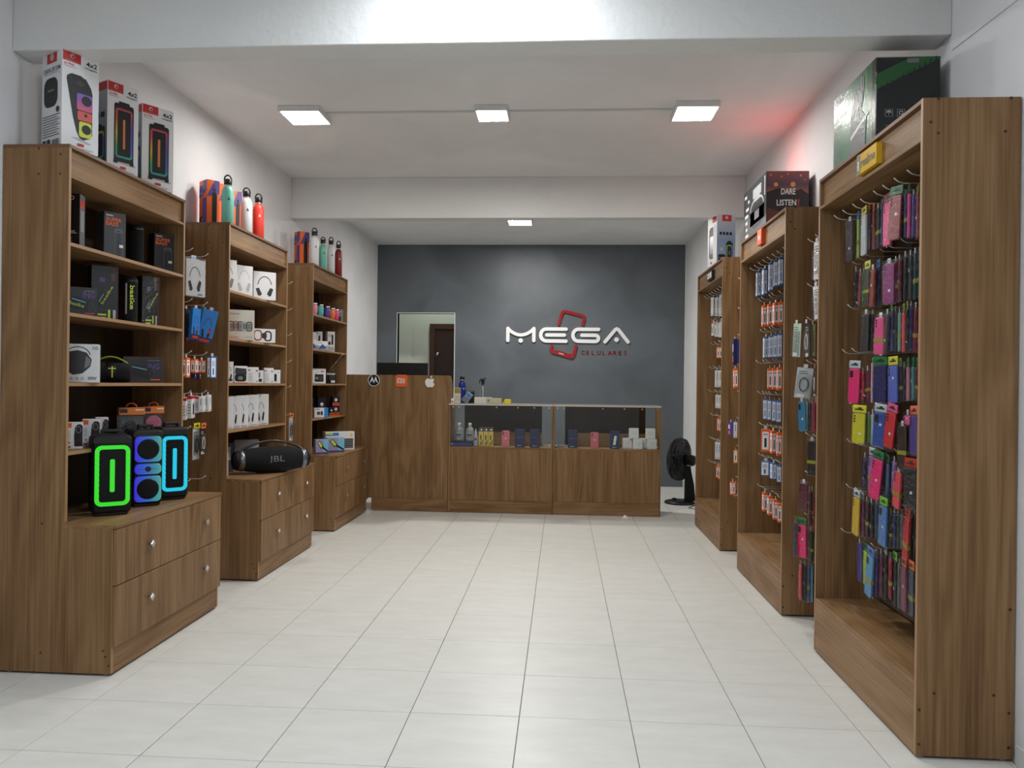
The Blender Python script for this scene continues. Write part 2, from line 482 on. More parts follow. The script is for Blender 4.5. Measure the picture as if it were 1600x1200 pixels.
struct('wall_right', MB().box(XR, XR + 0.12, YF, YB + 1.4, 0, ZC, M_WALL))
struct('wall_front', MB().box(XL, XR, YF - 0.1, YF, 0, ZC, M_WALL))
# rear wall with a tall opening beside the counter
OX0, OX1, OZ = -2.525, -1.647, 2.575
struct('wall_back', MB().box(XL, OX0, YB, YB + 0.12, 0, ZC, M_GREY).box(OX0, OX1, YB, YB + 0.12, OZ, ZC, M_GREY).box(OX1, XR, YB, YB + 0.12, 0, ZC, M_GREY))
M_TRIM = mat('white_trim', (208, 212, 212), 0.5)
struct('trim_1', MB().box(XL, XR, YB - 0.02, YB, ZC - 0.035, ZC, M_TRIM, 0.002))
struct('trim_2', MB().box(XL, XL + 0.03, YB - 0.02, YB, 0, ZC - 0.035, M_TRIM, 0.002))
struct('trim_3', MB().box(XR - 0.03, XR, YB - 0.02, YB, 0, ZC - 0.035, M_TRIM, 0.002))
struct('trim_4', MB().box(OX0 - 0.012, OX0, YB - 0.008, YB + 0.12, 0, OZ + 0.012, M_TRIM).box(OX1, OX1 + 0.012, YB - 0.008, YB + 0.12, 0, OZ + 0.012, M_TRIM)
       .box(OX0, OX1, YB - 0.008, YB + 0.12, OZ, OZ + 0.012, M_TRIM))
# passage behind
struct('wall_passage', MB().box(XL, -2.49, 12.58, 12.70, 0, ZC, M_PASS).box(-2.49, XR, 12.62, 12.70, 0, ZC, M_PASS))
dr = struct('door_1', MB().box(-2.10, -1.25, 12.585, 12.62, 0.0, 2.40, mat('dark_door_veneer', (52, 30, 20), 0.4), 0.003))
dfr = mat('door_frame_wood', (72, 44, 30), 0.5)
struct('door_frame', MB().box(-2.19, -2.10, 12.57, 12.62, 0, 2.49, dfr, 0.004).box(-2.10, -1.15, 12.57, 12.62, 2.40, 2.49, dfr, 0.004), dr)
struct('door_knob', MB().lathe([(0.008, 0), (0.008, 0.03), (0.028, 0.035), (0.032, 0.05), (0.02, 0.065), (0.001, 0.068)], CHR, 14).xf(Matrix.Translation((-2.045, 12.58, 1.985)) @ Matrix.Rotation(PI / 2, 4, 'X')), dr)
struct('beam_front', MB().box(XL, XR, 3.82, 3.995, 3.215, ZC, M_BEAM, 0.004))
struct('beam_rear', MB().box(XL, XR, 7.96, 8.10, 3.235, ZC, M_BEAM, 0.004))
bb = MB().box(XL, XL + 0.012, YF, 3.72, 0, 0.085, M_BASEB, 0.003); struct('baseboard_left', bb)
struct('baseboard_right', MB().box(XR - 0.012, XR, YF, 3.22, 0, 0.085, M_BASEB, 0.003))
struct('raised_wall_band', MB().prism([(YF, 2.86), (3.815, 3.135), (3.815, 3.21), (YF, 2.935)], XR - 0.006, XR, M_WALL, 'yz'))  # thin sloping raised band along the right wall

# ceiling panels
def ceiling_light(label, cx, cy, w, s, face):
    t = thing('ceiling_light', label, 'ceiling light', (cx, cy, ZC - 0.045), 0, 'square surface mounted ceiling lights')
    h = w / 2; fr = mat('light_casing', (222, 222, 222), 0.5)
    part('casing', MB().box(-h, h, -h, h, 0.004, 0.045, fr, 0.003), t)
    part('casing_rim', MB().box(-h, -h + .012, -h, h, 0, 0.006, fr).box(h - .012, h, -h, h, 0, 0.006, fr).box(-h + .012, h - .012, -h, -h + .012, 0, 0.006, fr).box(-h + .012, h - .012, h - .012, h, 0, 0.006, fr), t)
    k = 0.018
    part('diffuser', MB().raw([(-h + k, -h + k, 0.0025), (h - k, -h + k, 0.0025), (h - k, h - k, 0.0025), (-h + k, h - k, 0.0025)], [(3, 2, 1, 0)], face), t)
def led(name, col, s):
    m = mat(name, (240, 240, 240), 0.5, emit=col, estr=s); return m
LM = led('side_panel_glow', (255, 252, 246), LED * .42)
LC = led('centre_panel_glow', (255, 252, 246), LED * 2.2)
LF = led('front_panel_glow', (244, 250, 255), LED_FRONT)
LB = led('rear_panel_glow', (255, 252, 246), LED_BACK)
ceiling_light('square ceiling light over the left cabinets, leftmost of the row of three', -2.07, 6.02, 0.33, LED, LM)
ceiling_light('square ceiling light in the middle of the row of three', -0.57, 6.02, 0.26, LED, LC)
ceiling_light('square ceiling light over the right bays, rightmost of the row of three', 1.00, 6.02, 0.33, LED, LM)
ceiling_light('small square ceiling light beyond the rear beam near the grey wall', -0.57, 10.03, 0.32, LED, LB)
ceiling_light('square ceiling light in front of the near beam', -0.42, 3.40, 0.33, LED, LF)
LE = led('entrance_panel_glow', (244, 250, 255), LED_FRONT * 1.05)
ceiling_light('square ceiling light in the front part of the shop, at left', -1.7, 0.6, 0.33, LED, LE)
ceiling_light('square ceiling light in the front part of the shop, at right', 0.9, 0.6, 0.33, LED, LE)
t = thing('light_conduit', 'thin white cable duct between the three ceiling lights', 'cable duct', (-0.57, 6.02, ZC - 0.014))
part('duct', MB().box(-1.33, -0.135, -0.008, 0.008, 0.0, 0.0135, M_TRIM, 0.002), t)
part('duct', MB().box(0.135, 1.40, -0.008, 0.008, 0.0, 0.0135, M_TRIM, 0.002), t)
t = thing('ceiling_light', 'small square light in the passage behind the rear opening', 'ceiling light', (-1.9, 12.1, ZC - 0.04))
part('casing', MB().box(-.1, .1, -.1, .1, 0.004, 0.04, M_TRIM, 0.003), t)
part('diffuser', MB().raw([(-.09, -.09, 0.002), (.09, -.09, 0.002), (.09, .09, 0.002), (-.09, .09, 0.002)], [(3, 2, 1, 0)], led('passage_glow', (244, 250, 236), 80)), t)
# red lamp on top of the middle right bay, source of the red glow
t = thing('lamp', 'small red lamp glowing on top of the dark boombox carton', 'lamp', (1.68, 6.32, 3.1175))
part('base', MB().lathe([(0.035, 0), (0.035, 0.03), (0.032, 0.034)], PLK, 16), t)
part('bulb', MB().lathe([(0.026, 0.0345), (0.026, 0.042), (0.018, 0.052), (0.004, 0.056)], mat('red_bulb', (200, 20, 10), 0.4, emit=(255, 40, 20), estr=75), 12), t)

# ================================================================== cabinets on the left
def screws(pts, axis, at, r=0.0055):
    m = MB()
    for a, b in pts:
        c = {'y': (a, at, b), 'x': (at, a, b)}[axis]
        m.lathe([(r, -0.0015), (r, 0.0006), (r * 0.4, 0.0008)], SCREW, 8, c, axis)
    return m
HPEG = MB().tube([(0, 0, 0), (-0.26, 0, 0.0), (-0.285, 0, 0.008), (-0.305, 0, 0.024)], 0.0028, WIRE, 6)
HOOK_R = HPEG.build('hook')
HOOK_L = MB().tube([(0, 0, 0), (0.26, 0, 0.0), (0.285, 0, 0.008), (0.305, 0, 0.024)], 0.0028, WIRE, 6).build('hook')
BACK, FX, DX = XL + 0.004, -2.52, -2.268
KNOB = MB().lathe([(0.006, 0.0), (0.005, 0.02)], CHR, 10, axis='x')
KNOB.prism([(-0.024, 0), (0, -0.024), (0.024, 0), (0, 0.024)], 0.019, 0.0245, CHR, 'yz').prism([(-0.015, 0), (0, -0.015), (0.015, 0), (0, 0.015)], 0.0245, 0.0275, CHR, 'yz')
KNOB = KNOB.build('knob')
FOOT = MB().lathe([(0.016, 0.0), (0.016, 0.004), (0.005, 0.006), (0.005, 0.018)], CHR, 12).build('foot')
def left_cabinet(label, y0, y1, shelves, split):
    o = ((BACK + DX) / 2, (y0 + y1) / 2, 0)
    t = thing('display_cabinet', label, 'cabinet', o, 0, 'shelf cabinets with drawers along the left wall')
    T = 0.018
    for ya in (y0, y1 - T):
        pts = [(BACK, 0.012), (DX, 0.012), (DX, 0.75), (FX, 0.75), (FX, 2.69), (BACK, 2.69)]
        wpart('side_panel', MB().prism(pts, ya, ya + T, WZ), t, o)
        wpart('edge_band', MB().box(FX, FX + 0.0015, ya, ya + T, 0.782, 2.69, WE).box(DX, DX + 0.0015, ya, ya + T, 0.014, 0.749, WE), t, o)
    a, b = y0 + T, y1 - T
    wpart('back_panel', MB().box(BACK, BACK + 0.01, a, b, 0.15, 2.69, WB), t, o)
    wpart('top_board', MB().box(BACK, FX + 0.004, y0, y1, 2.69, 2.708, WT, 0.001), t, o)
    wpart('fascia', MB().box(FX - 0.03, FX - 0.015, a, b, 2.555, 2.69, WY), t, o)
    wpart('fascia_rail', MB().box(BACK + 0.01, FX, a, b, 2.54, 2.555, WY, 0.001), t, o)
    for z in shelves:
        wpart('shelf', MB().box(BACK + 0.01, FX - 0.002, a, b, z - 0.018, z, WY, 0.001).box(FX - 0.002, FX - 0.0008, a, b, z - 0.018, z, WE), t, o)
    wpart('counter_top', MB().box(BACK + 0.01, FX, a, b, 0.75, 0.768, WY).box(FX, DX + 0.022, y0, y1, 0.75, 0.768, WY, 0.001), t, o)
    wpart('kick_board', MB().box(DX - 0.015, DX, a, b, 0.012, 0.145, WY), t, o)
    def drawer(ya, yb, za, zb, knobs):
        d = wpart('drawer', MB().box(DX + 0.002, DX + 0.02, ya, yb, za, zb, WZ, 0.0012), t, o)
        for ky in knobs:
            kn = part('knob', KNOB, d); kn.location = (DX + 0.02 - o[0], ky - o[1], (za + zb) / 2 - o[2] + (0.01 if za > .4 else 0.02))
    q1, q2 = y0 + (y1 - y0) * 0.26, y0 + (y1 - y0) * 0.80
    drawer(y0 + .006, y1 - .006, 0.46, 0.746, (q1, q2))
    if split:
        md = (y0 + y1) / 2
        drawer(y0 + .006, md - .002, 0.148, 0.455, (q1,)); drawer(md + .002, y1 - .006, 0.148, 0.455, (q2,))
    else: drawer(y0 + .006, y1 - .006, 0.148, 0.455, (q1, q2))
    sx = [(FX - .045, 2.655), (FX - .045, 2.555), (FX - .16, 2.555), (FX - .16, 2.685), (DX - .03, 0.10), (DX - .012, 0.055), (DX - .04, 0.13), (FX - .12, 0.11), (FX - .12, 0.77)]
    wpart('screw_caps', screws(sx, 'y', y0), t, o, stuff=True)
    for xx in (BACK + .05, DX - .04):
        for yy in (y0 + .03, y1 - .03):
            f = part('foot', FOOT, t); f.location = (xx - o[0], yy - o[1], 0)
    return t
S1 = (2.21, 1.85, 1.49, 1.135)
left_cabinet('nearest brown shelf cabinet at left, three lit speakers on its ledge', 3.76, 4.97, S1, False)
left_cabinet('middle brown shelf cabinet at left, big black boombox on its ledge', 5.65, 6.89, (2.20, 1.835, 1.49, 1.13), True)
left_cabinet('farthest brown shelf cabinet at left, beside the tall counter', 7.61, 8.86, (2.20, 1.845, 1.49, 1.13), True)
# hook rails between the left cabinets
def hook_panel(label, x0, x1, y0, y1, hooks, hk, z0=0.25, z1=2.66):
    o = ((x0 + x1) / 2, (y0 + y1) / 2, z0)
    t = thing('hook_panel', label, 'hook panel', o)
    wpart('board', MB().box(x0, x1, y0, y1, z0, z1, WZ, 0.001), t, o)
    xs = x1 if hk is HOOK_L else x0
    for hy, hz in hooks:
        h = part('hook', hk, t); h.location = (xs - o[0], hy - o[1], hz - o[2])
hook_panel('narrow hook panel between the nearest and middle left cabinets', XL + .002, XL + .017, 4.975, 5.645,
           [(y, z) for z in (2.40, 2.05, 1.69, 1.415, 1.17, 0.80) for y in (5.15, 5.38)], HOOK_L)
hook_panel('narrow hook panel between the middle and farthest left cabinets', XL + .002, XL + .017, 6.895, 7.605,
           [(7.11, z) for z in (2.43, 2.18, 1.94, 1.69, 1.45, 1.19)], HOOK_L)
hook_panel('narrow hook panel between the nearest and middle right bays', XR - .017, XR - .002, 4.515, 5.165,
           [(y, z) for z in (2.42, 2.14, 1.93, 1.66, 1.445, 1.205, 0.965, 0.70, 0.44) for y in (4.66, 4.79, 4.93)], HOOK_R, 0.2)
hook_panel('narrow hook panel between the middle and farthest right bays', XR - .017, XR - .002, 6.455, 7.15,
           [(y, z) for z in (2.44, 2.18, 1.945, 1.69, 1.455, 1.22, 0.98, 0.705) for y in (6.70, 6.83)], HOOK_R, 0.2)

# ================================================================== bays on the right
RF, RB = 1.46, XR - 0.006
def right_bay(label, y0, y1, nh):
    o = ((RF + RB) / 2, (y0 + y1) / 2, 0)
    t = thing('display_bay', label, 'display cabinet', o, 0, 'tall hook bays along the right wall')
    T = 0.018
    for ya in (y0, y1 - T):
        wpart('side_panel', MB().box(RF, RB, ya, ya + T, 0.012, 2.70, WZ, 0.0008), t, o)
        wpart('edge_band', MB().box(RF - 0.0012, RF, ya, ya + T, 0.014, 2.70, WE), t, o)
    a, b = y0 + T, y1 - T
    wpart('top_board', MB().box(RF - 0.001, RB, a, b, 2.682, 2.70, WT, 0.001), t, o)
    wpart('fascia', MB().box(RF + 0.018, RF + 0.033, a, b, 2.545, 2.682, WY), t, o)
    wpart('fascia_rail', MB().box(RF, RB - 0.02, a, b, 2.527, 2.545, WY, 0.001), t, o)
    wpart('base_front', MB().box(RF, RF + 0.018, a, b, 0.012, 0.292, WY, 0.001), t, o)
    wpart('base_shelf', MB().box(RF, RB - 0.02, a, b, 0.292, 0.31, WY, 0.001), t, o)
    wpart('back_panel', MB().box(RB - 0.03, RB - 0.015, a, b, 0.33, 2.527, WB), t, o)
    al = mat('slatwall_aluminium', (150, 150, 150), 0.35, 0.9)
    for k in range(8):
        z = 2.475 - 0.25 * k
        wpart('slat_channel', MB().box(RB - 0.034, RB - 0.030, a, b, z - 0.028, z - 0.016, al), t, o)
        for j in range(nh):
            h = part('hook', HOOK_R, t)
            h.location = (RB - 0.030 - o[0], y0 + 0.13 + (y1 - y0 - 0.24) * j / (nh - 1) - o[1] + random.uniform(-.012, .012), z - 0.022)
            h.rotation_euler = (0, 0, math.radians(random.uniform(-2.5, 2.5)))
            if k: h.scale = (random.uniform(.70, .82), 1, 1)
    wpart('bottom_rail', MB().box(RB - 0.05, RB - 0.030, a, b, 0.325, 0.35, al, 0.001), t, o)
    sx = [(RF + .03, 2.60), (RF + .06, 2.555), (RF + .06, 2.695), (RB - .06, 2.56), (RB - .04, 2.695), (RF + .012, 0.20), (RF + .012, 0.06), (RF + .07, 0.27), (RB - .08, 0.27), (RB - .02, 0.20), (RB - .02, 0.06), (RB - .02, 0.62)]
    wpart('screw_caps', screws(sx, 'y', y0, 0.006), t, o, stuff=True)
    for xx in (RF + .03, RB - .03):
        for yy in (y0 + .03, y1 - .03):
            f = part('foot', FOOT, t); f.location = (xx - o[0], yy - o[1], 0)
    return t
right_bay('nearest tall brown hook bay at right, full of phone cases', 3.24, 4.51, 9)
right_bay('middle tall brown hook bay at right, blue and orange boxes inside', 5.17, 6.45, 9)
right_bay('farthest tall brown hook bay at right, mostly white boxes inside', 7.155, 8.46, 9)

def sign_block(label, y, z, w, h, fn, body, lean=0):
    t = thing('brand_sign', label, 'sign', (RF + 0.018, y, z), -90, None)
    part('block', MB().box(-w / 2, w / 2, -0.03, 0, 0, h, body, 0.002), t)
    A = Art(w, h, (-w / 2, -0.03, 0), (1, 0, 0), (0, -1, 0)); fn(A); part('printed_front', A.mb, t)
def yel(A):
    A.rect(0.0, 0, 0.19, 1, mat('sage_print', (120, 128, 96), .5)); A.ring(0.02, 0.12, 0.17, 0.9, .01, .012, K); A.text('R', 0.05, 0.2, 0.5, W_, w=.09, bold=True)
    A.text('realme', 0.23, 0.28, 0.46, mat('dark_grey_sign_print', (70, 66, 50), .5), w=0.72, bold=True)
YB_ = mat('yellow_sign_acrylic', (214, 170, 20), 0.3)
sign_block('yellow block sign on the nearest right bay', 3.80, 2.56, 0.235, 0.10, yel, YB_)
OB_ = mat('orange_sign_acrylic', (226, 84, 30), 0.35)
def mi(A): A.rrect(.12, .12, .88, .88, .15, OB_); A.text('mi', .25, .32, .38, W_, w=.5, bold=True)
sign_block('square orange sign on the middle right bay', 5.81, 2.565, 0.12, 0.115, mi, OB_)
def blk(A): A.rect(.06, .2, .94, .8, W_); A.rect(.46, .2, .54, .8, KG); A.rect(.1, .45, .4, .55, KG)
sign_block('small black and white sign on the farthest right bay', 7.74, 2.565, 0.24, 0.09, blk, PLK)

# ================================================================== service counters
CY = 8.93
o = (-1.9, CY + 0.3, 0)
t = thing('reception_counter', 'tall brown counter with three round phone logos on its front', 'counter', o)
cx0, cx1, ct = -2.50, -1.322, 1.60
wpart('front_panel', MB().box(cx0, cx1, CY, CY + 0.018, 0.15, ct, WZ, 0.001), t, o)
wpart('front_panel', MB().box(XL + 0.01, cx0, CY, CY + 0.018, 0.0, ct, WZ, 0.001), t, o)
wpart('kick_board', MB().box(-2.225, cx1, CY - 0.002, CY + 0.016, 0.006, 0.148, WX, 0.001), t, o)
pts = [(CY + .018, 0.01), (CY + 0.36, 0.01), (CY + 0.36, 1.36)]
for k in range(9):
    a = math.radians(90 * k / 8); pts.append((CY + 0.12 + 0.24 * math.cos(a), 1.36 + 0.24 * math.sin(a)))
pts.append((CY + .018, ct))
wpart('side_panel', MB().prism(pts, cx1 - 0.018, cx1, WZ, 'yz'), t, o)
wpart('worktop', MB().box(XL + 0.01, cx1 - .018, CY + .018, CY + .75, 1.10, 1.12, WX, 0.001), t, o)
wpart('rear_leg', MB().box(XL + 0.01, XL + 0.03, CY + .018, CY + .74, 0.01, 1.10, WZ), t, o)
# round emblems standing proud of the front
def emblem(x, z, label, fn):
    e = part('emblem', fn(), t, label); e.location = (x - o[0], CY - 0.012 - o[1], z)
    return e
def e_moto():
    m = MB().lathe([(0.073, 0.0), (0.073, 0.010), (0.0, 0.0105)], K, 36, axis='y', smooth=False)
    m.v = [(a, 0.012 - b, c) for a, b, c in m.v]
    o_ = [(0.0715 * math.cos(2 * PI * k / 36), 0.0715 * math.sin(2 * PI * k / 36)) for k in range(36)]
    i_ = [(a * 0.90, b * 0.90) for a, b in o_]
    m.frame(o_, i_, -0.0005, 0.004, W_)
    left = [(-0.05, -0.033), (-0.024, 0.042), (-0.018, 0.042), (0.0, -0.012), (0.0, -0.036), (-0.017, 0.004), (-0.030, -0.017)]
    m.prism(left, -0.0008, 0.002, W_); m.prism([(-a, b) for a, b in left], -0.0008, 0.002, W_)
    return m
def e_mi():
    om = mat('orange_emblem', (226, 100, 48), .4)
    m = MB().slab(-.072, -.072, .072, .072, .034, 0, .012, .002, om, 6)
    for x0, x1, z0, z1 in ((-.046, -.034, -.03, .03), (-.034, .006, .018, .03), (.0, .012, -.03, .026), (-.02, -.010, -.03, .006), (.026, .038, -.03, .03)):
        m.box(x0, x1, -.0015, .001, z0, z1, W_)
    return m
def e_apple():
    body = [(0.0, 0.034), (.014, .042), (.030, .044), (.044, .036), (.050, .026), (.040, .016), (.036, .004), (.040, -.010), (.054, -.020), (.044, -.044), (.028, -.060), (.014, -.060), (0, -.055), (-.014, -.060), (-.028, -.060), (-.044, -.044), (-.056, -.016), (-.058, .008), (-.050, .030), (-.034, .043), (-.016, .042)]
    m = MB().prism(body, 0, .010, W_)
    m.prism([(.002, .048), (.004, .062), (.014, .074), (.026, .080), (.025, .066), (.015, .053)], 0, .010, W_)
    return m
emblem(-2.209, 1.535, 'round black emblem with a white letter M', e_moto)
emblem(-1.882, 1.532, 'orange rounded square emblem with white lettering', e_mi)
emblem(-1.542, 1.520, 'white apple shaped emblem with a bite', e_apple)

def display_counter(label, x0, x1):
    o = ((x0 + x1) / 2, CY + 0.22, 0); D = 0.44
    t = thing('display_counter', label, 'counter', o, 0, 'glass topped display counters')
    y0, y1 = CY, CY + D; T = 0.018
    for xa in (x0, x1 - T):
        wpart('side_panel', MB().box(xa, xa + T, y0, y1, 0.006, 1.262, WZ, 0.001), t, o)
    a, b = x0 + T, x1 - T
    wpart('front_panel', MB().box(a, b, y0 + .002, y0 + .02, 0.15, 0.752, WZ, 0.001), t, o)
    wpart('kick_board', MB().box(a, b, y0 + .001, y0 + .019, 0.006, 0.148, WX, 0.001), t, o)
    wpart('display_floor', MB().box(a, b, y0, y1, 0.752, 0.77, WX, 0.001), t, o)
    wpart('glass_front', MB().box(a, b, y0 + .006, y0 + .012, 0.771, 1.258, M_GLASS), t, o)
    wpart('glass_top', MB().box(x0, x1, y0 + .004, y1, 1.2625, 1.2705, M_GLASS), t, o)
    et = mat('glass_top_edge', (206, 200, 186), .2, spec=.8)
    wpart('top_edge_trim', MB().box(x0, x1, y0 - .004, y0 + .004, 1.2575, 1.2725, et, 0.001).box(x0, x1, y1, y1 + .008, 1.2575, 1.2725, et, 0.001).box(x0, x0 + .018, y0 + .004, y1, 1.2705, 1.2725, et).box(x1 - .018, x1, y0 + .004, y1, 1.2705, 1.2725, et), t, o)
    # rear sliding doors on an aluminium track, open at both ends
    al = mat('track_aluminium', (190, 190, 188), .3, .9)
    wpart('sliding_track', MB().box(a, b, y1 - .05, y1 - .02, 0.771, 0.782, al).box(a, b, y1 - .05, y1 - .02, 1.25, 1.262, al), t, o)
    md = (a + b) / 2
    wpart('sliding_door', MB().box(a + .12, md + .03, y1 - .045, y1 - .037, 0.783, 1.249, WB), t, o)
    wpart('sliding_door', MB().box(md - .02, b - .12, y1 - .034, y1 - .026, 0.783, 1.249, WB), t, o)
    wpart('lit_band_board', MB().box(a + .16, b - .12, y1 - .12, y1 - .052, 0.771, 0.93, WX, 0.001), t, o)  # board added to stand in for the lighter, lit band low inside the case
    for xx in (a + .03, a + .1, md - .05, md + .2, b - .2, b - .03):
        wpart('glass_clip', MB().lathe([(0.009, y0 + .0135), (0.009, y0 + .02), (0.006, y0 + .022)], CHR, 10, (xx, 0, 1.235), 'y'), t, o)
    for xx in (a + .02, b - .02):
        wpart('glass_clip', MB().lathe([(0.009, y0 + .0135), (0.009, y0 + .02), (0.006, y0 + .022)], CHR, 10, (xx, 0, 0.80), 'y'), t, o)
display_counter('left glass display counter, bottles and yellow boxes inside', -1.318, -0.098)
display_counter('right glass display counter, stacked white boxes inside', -0.094, 1.146)

# monitor behind the tall counter
t = thing('monitor', 'black computer monitor showing above the tall counter', 'monitor', (-1.962, 9.36, 1.12))
part('screen', MB().slab(-.315, .27, .315, .635, .008, -.02, .02, .004, PLK), t)
part('stand', MB().box(-.03, .03, .02, .045, .01, .40, PLM, .003), t)
part('base', MB().box(-.12, .12, -.07, .11, 0.0005, .012, PLM, .003), t)

# wall sign
t = thing('wall_sign', 'large white and red phone shop sign lettering on the grey wall', 'sign', (0.08, YB - 0.04, 2.2))
SW = mat('white_sign_acrylic', (238, 240, 242), .35, emit=(255, 255, 255), estr=0.0); SR = mat('red_sign_acrylic', (150, 16, 24), .3); SD = mat('dark_red_sign_acrylic', (112, 10, 22), .35)
def SP(cx, cy): return ((-0.85 + (cx - 145) * .00145) - 0.08, (2.378 - (cy - 335) * .00145) - 2.2)
def stroke(mb, pts, w, m, y0=0.012, y1=0.036):
    P = [SP(*p) for p in pts]; h = w * .00145 / 2
    def perp(a, b):
        dx, dz = b[0] - a[0], b[1] - a[1]; l = math.hypot(dx, dz); return (-dz / l, dx / l)
    L = []; R = []
    for k, p in enumerate(P):
        n1 = perp(P[k - 1], p) if k else perp(p, P[k + 1]); n2 = perp(p, P[k + 1]) if k < len(P) - 1 else n1
        nx, nz = n1[0] + n2[0], n1[1] + n2[1]; l = math.hypot(nx, nz); nx /= l; nz /= l; sc = min(1 / max(nx * n1[0] + nz * n1[1], .4), 1.7)
        L.append((p[0] + nx * h * sc, p[1] + nz * h * sc)); R.append((p[0] - nx * h * sc, p[1] - nz * h * sc))
    def cap(p, q):
        a0 = math.atan2(p[1] - q[1], p[0] - q[0]); return [(p[0] + h * math.cos(a0 + s_ * PI / 8), p[1] + h * math.sin(a0 + s_ * PI / 8)) for s_ in (3, 2, 1, 0, -1, -2, -3)]
    out = L + cap(P[-1], P[-2]) + R[::-1] + cap(P[0], P[1])
    # front face as a strip of quads sharing vertices, so no joints show
    n = len(L); V = [(x, y0, z) for x, z in L] + [(x, y0, z) for x, z in R]
    mb.raw(V, [(k, k + 1, n + k + 1, n + k) for k in range(n - 1)], m)
    for q, c_, a, b in ((P[-1], cap(P[-1], P[-2]), L[-1], R[-1]), (P[0], cap(P[0], P[1]), R[0], L[0])):
        mb.raw([(x, y0, z) for x, z in [a] + c_ + [b]], [tuple(range(9))], m)
    N = len(out); mb.raw([(x, y0, z) for x, z in out] + [(x, y1, z) for x, z in out], [(k, (k + 1) % N, N + (k + 1) % N, N + k) for k in range(N)], m)
    return mb
def dot(mb, cx, cy, r, m):
    x, z = SP(cx, cy); r *= .00145
    return mb.prism([(x + r * math.cos(2 * PI * k / 20), z + r * math.sin(2 * PI * k / 20)) for k in range(20)], 0.012, 0.036, m)
def arcp(cx, cy, rx, ry, a0, a1, n=10): return [(cx + rx * math.cos(math.radians(a0 + (a1 - a0) * k / n)), cy + ry * math.sin(math.radians(a0 + (a1 - a0) * k / n))) for k in range(n + 1)]
m = MB(); stroke(m, [(161, 478), (161, 352)], 36, SW); stroke(m, [(433, 478), (433, 352)], 36, SW)
stroke(m, [(161, 352)] + [(161 + 272 * k / 12, 352 + 68 * math.sin(PI * k / 12) ** 0.8) for k in range(1, 12)] + [(433, 352)], 34, SW, 0.0112); dot(m, 296, 478, 24, SW); part('letter', m, t)
m = MB(); stroke(m, [(768, 356), (560, 356)] + arcp(560, 418, 56, 62, 270, 90)[1:] + [(768, 482)], 36, SW); stroke(m, [(568, 418), (750, 418)], 36, SW); part('letter', m, t)
m = MB(); stroke(m, [(1104, 356), (895, 356)] + arcp(895, 418, 56, 62, 270, 90)[1:] + [(1070, 482)] + arcp(1070, 450, 34, 32, 90, -90)[1:] + [(932, 418)], 36, SW); part('letter', m, t)
m = MB(); stroke(m, [(1172, 484), (1275, 358), (1292, 350), (1309, 358), (1408, 484)], 36, SW); dot(m, 1290, 461, 24, SW); part('letter', m, t)
m = MB(); stroke(m, [(688, 308), (722, 195), (735, 175), (760, 172), (925, 215), (948, 228), (952, 250), (938, 308)], 30, SR)
part('phone_outline', m, t, 'upper part of a tilted red phone outline')
m = MB(); stroke(m, [(621, 530), (612, 570), (622, 590), (645, 600), (820, 648), (842, 640), (852, 618), (872, 530)], 30, SR)
m.prism([SP(*p) for p in [(610, 572), (700, 580), (800, 612), (852, 615), (845, 650), (815, 662), (640, 612)]], .0112, .034, SR)
m.prism([SP(*p) for p in [(697, 600), (748, 614), (746, 626), (695, 612)]], .008, .012, GL)
part('phone_outline', m, t, 'lower part of a tilted red phone outline')
for k, ch in enumerate('CELULARES'):
    vs, fs, asp = text_mesh(ch, True); x, z = SP(925 + k * 55.6, 621); h = 44 * .00145; w = h * min(asp, 1.1)
    m = MB(); V = [(x + a * w, 0.033, z + b * h) for a, b in vs]; V2 = [(a, 0.036, c) for a, b, c in V]
    m.raw(V, fs, SD); m.raw(V2, fs, SD)
    ed = {}
    for f in fs:
        for q in range(len(f)):
            e = (f[q], f[(q + 1) % len(f)]); ed[e] = ed.get(e, 0) + 1
    n = len(V); m.raw(V + V2, [(a, b, n + b, n + a) for a, b in ed if (b, a) not in ed], SD)
    part('small_letter', m, t)

# ================================================================== goods standing on the cabinets and shelves
def rim_speaker_print(A, x0, y0, x1, y1):
    """drawing of a tall party speaker with a rainbow light ring"""
    A.rrect(x0, y0, x1, y1, .07, K); A.rrect(x0 + .22 * (x1 - x0), y1 - .01, x1 - .22 * (x1 - x0), y1 + .025, .03, K)
    A.rrect(x0 - .01, y0 - .02, x0 + .12, y0 + .03, .02, K); A.rrect(x1 - .12, y0 - .02, x1 + .01, y0 + .03, .02, K)
    w = x1 - x0
    rb = grad('rainbow_ring_print', [(0, (60, 150, 170)), (.3, (70, 150, 90)), (.55, (190, 170, 60)), (.8, (196, 84, 60)), (1, (170, 70, 90))], 'Z', .06, .38)
    A.ring(x0 + .06 * w, y0 + .045, x1 - .06 * w, y1 - .05, .10, .065, rb)
    A.poly([(x1 - .06 * w, y0 + .10), (x1 - .06 * w - .065, y0 + .10), (x1 - .06 * w - .065, y1 - .11), (x1 - .06 * w, y1 - .11)], grad('violet_ring_print', [(0, (60, 110, 190)), (.6, (90, 80, 160)), (1, (170, 70, 100))], 'Z', .08, .38))
    A.rrect(x0 + .44 * w, y0 + .15, x0 + .56 * w, y1 - .17, .01, mat('warm_orange_print', (204, 122, 70), .4))
def carton_head(A):
    A.rect(0.02, .895, .50, .998, RED); A.ell(.27, .955, .065, GL); A.ell(.285, .95, .035, RED); A.lines(.08, .46, .905, .918, 1, PNK)
    A.text('4x2', .64, .90, .05, K, w=.30, bold=True); A.text('Polegadas', .62, .865, .022, K, w=.32, bold=True)
    A.text('61 PVA', .06, .855, .026, RED, w=.26, bold=True); A.rect(.06, .84, .38, .845, PNK)
